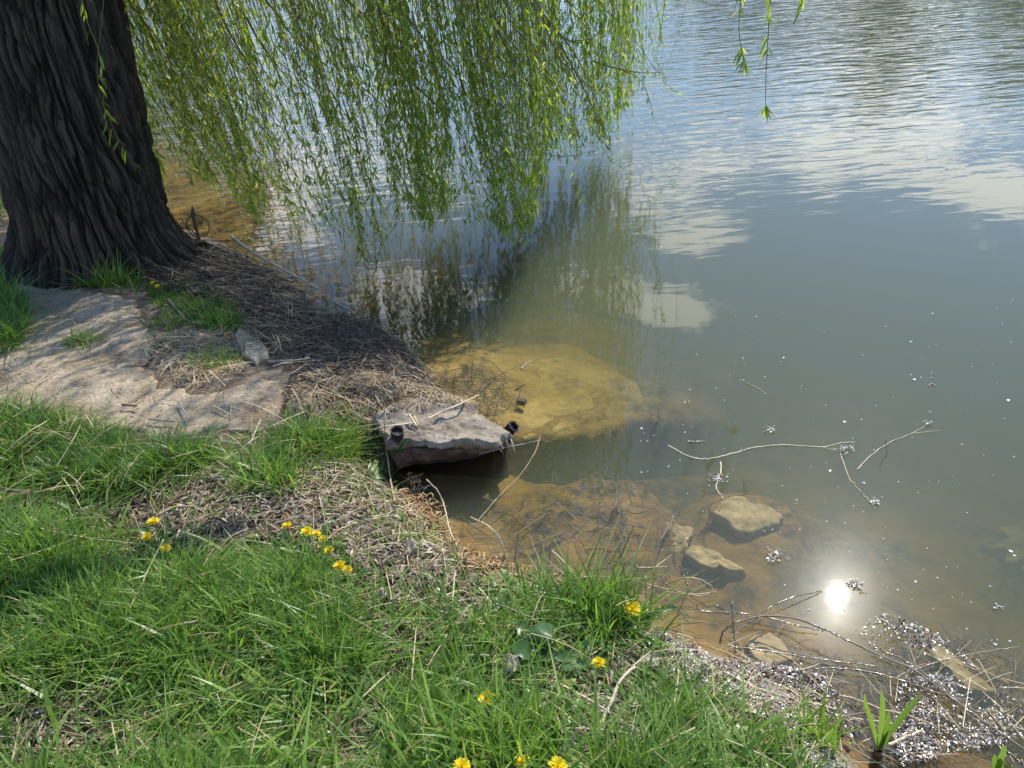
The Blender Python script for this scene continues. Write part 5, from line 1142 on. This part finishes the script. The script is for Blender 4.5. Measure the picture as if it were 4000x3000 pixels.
far_tree(3440, 360, 54, 7.0, 'tall far tree mirrored near the top right of the pond', dens=6500)
far_tree(3980, 300, 56, 8, 'broad far tree mirrored in the top right corner', dens=6500)
far_tree(2440, 250, 57, 1.6, 'slim far tree mirrored as a dark streak right of the willow', 1.0, 2200)
far_tree(2950, 120, 60, 9, 'low wide far tree mirrored at the top edge between the hanging twigs')
far_tree(2650, 90, 62, 8, 'low far tree mirrored at the top edge right of the willow')
far_tree(1350, 110, 58, 11, 'wide far tree mirrored behind the willow curtain')
far_tree(1900, 70, 60, 10, 'far tree mirrored behind the right part of the willow curtain')
far_tree(3700, 150, 63, 8, 'far tree mirrored between the tall and the broad one')
far_tree(700, 60, 52, 12, 'far tree mirrored behind the left part of the willow curtain')
far_tree(560, 1180, 17, 6.5, 'big leafy tree on the left bank mirrored in the shallows beside the trunk', dens=6000)
far_tree(120, 1100, 15, 6, 'leafy tree farther left on the bank mirrored behind the trunk', dens=6000)
p, top = refl_top(3180, 90, 72)
e = empty('far_building', (p[0], p[1], 1.2), 'grey flat roofed building on the far shore mirrored at the top edge', 'building')
M_WALL = rock_mat('far_plaster', [(.3, (.3, .29, .28)), (.7, (.42, .41, .39))], 2, .9, .1, .01, 20); M_WIN, ntw, outw = newmat('far_glass'); pw = N(ntw, 'ShaderNodeBsdfPrincipled'); pw.inputs['Base Color'].default_value = (.03, .04, .05, 1); pw.inputs['Roughness'].default_value = .1; L(ntw, pw.outputs[0], outw.inputs[0])
def boxm(c, s):
    b = B(); x, y, z = c; a, q, h = s; V = [(x + i * a / 2, y + j * q / 2, z + k * h / 2) for k in (-1, 1) for j in (-1, 1) for i in (-1, 1)]
    b.add(V, [(0, 2, 3, 1), (4, 5, 7, 6), (0, 1, 5, 4), (2, 6, 7, 3), (0, 4, 6, 2), (1, 3, 7, 5)], .5); return b
bw_, bh = 15.0, max(top, 6.5); boxm((p[0], p[1] + 4, 1.0 + bh / 2), (bw_, 8, bh)).build('wall', M_WALL, e, smooth=False); boxm((p[0], p[1] + 4, 1.15 + bh), (bw_ + .6, 8.6, .3)).build('roof', M_WALL, e, smooth=False)
for r_ in range(2):
    for k in range(6): boxm((p[0] - 6.2 + k * 2.48, p[1] - .03, 2.6 + r_ * 2.9), (1.3, .1, 1.5)).build('window', M_WIN, e, smooth=False)
#__P2E__
# ------------------------------------------------------------------ light, sky, render settings
sd_ = bpy.data.lights.new('sun', 'SUN'); sd_.energy = 5.0; sd_.angle = math.radians(.53); sd_.color = (1, .955, .88)
so = bpy.data.objects.new('sun', sd_); COL.objects.link(so)
so.rotation_euler = Vector((-SUN_DIR[0], -SUN_DIR[1], -SUN_DIR[2])).to_track_quat('-Z', 'Y').to_euler()

world = bpy.data.worlds.new('World'); scene.world = world; world.use_nodes = True
nt = world.node_tree; nt.nodes.clear()
wo = N(nt, 'ShaderNodeOutputWorld'); bgn = N(nt, 'ShaderNodeBackground'); bgn.inputs[1].default_value = .15
sky = N(nt, 'ShaderNodeTexSky'); sky.sky_type = 'NISHITA'; sky.sun_disc = False
sky.sun_elevation = SUN_EL; sky.sun_rotation = SUN_AZ; sky.air_density = 1.0; sky.dust_density = .4; sky.ozone_density = 1.5
tc = N(nt, 'ShaderNodeTexCoord'); sep = N(nt, 'ShaderNodeSeparateXYZ'); L(nt, tc.outputs['Generated'], sep.inputs[0])
zc = mathn(nt, 'MAXIMUM', sep.outputs[2], .04)
cmb = N(nt, 'ShaderNodeCombineXYZ'); L(nt, mathn(nt, 'DIVIDE', sep.outputs[0], zc), cmb.inputs[0]); L(nt, mathn(nt, 'DIVIDE', sep.outputs[1], zc), cmb.inputs[1])
n1 = N(nt, 'ShaderNodeTexNoise'); n1.inputs['Scale'].default_value = 2.4; n1.inputs['Detail'].default_value = 8; n1.inputs['Roughness'].default_value = .62; n1.inputs['Distortion'].default_value = .3
L(nt, cmb.outputs[0], n1.inputs[0])
def cloud_pos(px, py):
    d = ray(px, py); return (d[0] / -d[2], d[1] / -d[2], 0)
acc = None
for px, py, r in [(3430, 520, .9), (3300, 600, .5), (3600, 430, .7), (3850, 740, .5), (2700, 640, .5), (2620, 760, .35), (2740, 920, .25), (2630, 1210, .22), (1300, 640, .9), (900, 900, .6), (2350, 1130, .28), (1560, 1200, .4)]:
    dn = N(nt, 'ShaderNodeVectorMath', operation='DISTANCE'); L(nt, cmb.outputs[0], dn.inputs[0]); dn.inputs[1].default_value = cloud_pos(px, py)
    v = maprange(nt, dn.outputs['Value'], 0, r * 1.1, 1, 0)
    acc = v if acc is None else mathn(nt, 'MAXIMUM', acc, v)
acc = mathn(nt, 'MAXIMUM', acc, maprange(nt, sep.outputs[1], -.05, -.5, 0, .34))  # unseen clouds added behind the camera as neutral fill light
cov = mathn(nt, 'ADD', mathn(nt, 'MULTIPLY', acc, .75), mathn(nt, 'MULTIPLY', mathn(nt, 'SUBTRACT', n1.outputs[0], .5), 1.7))
cf = maprange(nt, cov, .34, .50, 0, .95, True)
hz = maprange(nt, sep.outputs[2], .02, .22, .35, 0.0, True)
skt = mixc(nt, 1.0, sky.outputs[0], (1.0, 1.22, 1.48), 'MULTIPLY')
col = mixc(nt, hz, skt, (5.6, 6.4, 7.0))
col = mixc(nt, cf, col, (18.5, 18.6, 18.8))
L(nt, col, bgn.inputs[0]); L(nt, bgn.outputs[0], wo.inputs[0])

scene.view_settings.view_transform = 'Standard'; scene.view_settings.look = 'None'
scene.view_settings.exposure = 0.36; scene.view_settings.gamma = 1.0
cy = scene.cycles
cy.max_bounces = 8; cy.diffuse_bounces = 3; cy.glossy_bounces = 3; cy.transmission_bounces = 4; cy.transparent_max_bounces = 12; cy.volume_bounces = 1
cy.sample_clamp_indirect = 6; cy.use_denoising = True; cy.caustics_reflective = False; cy.caustics_refractive = False
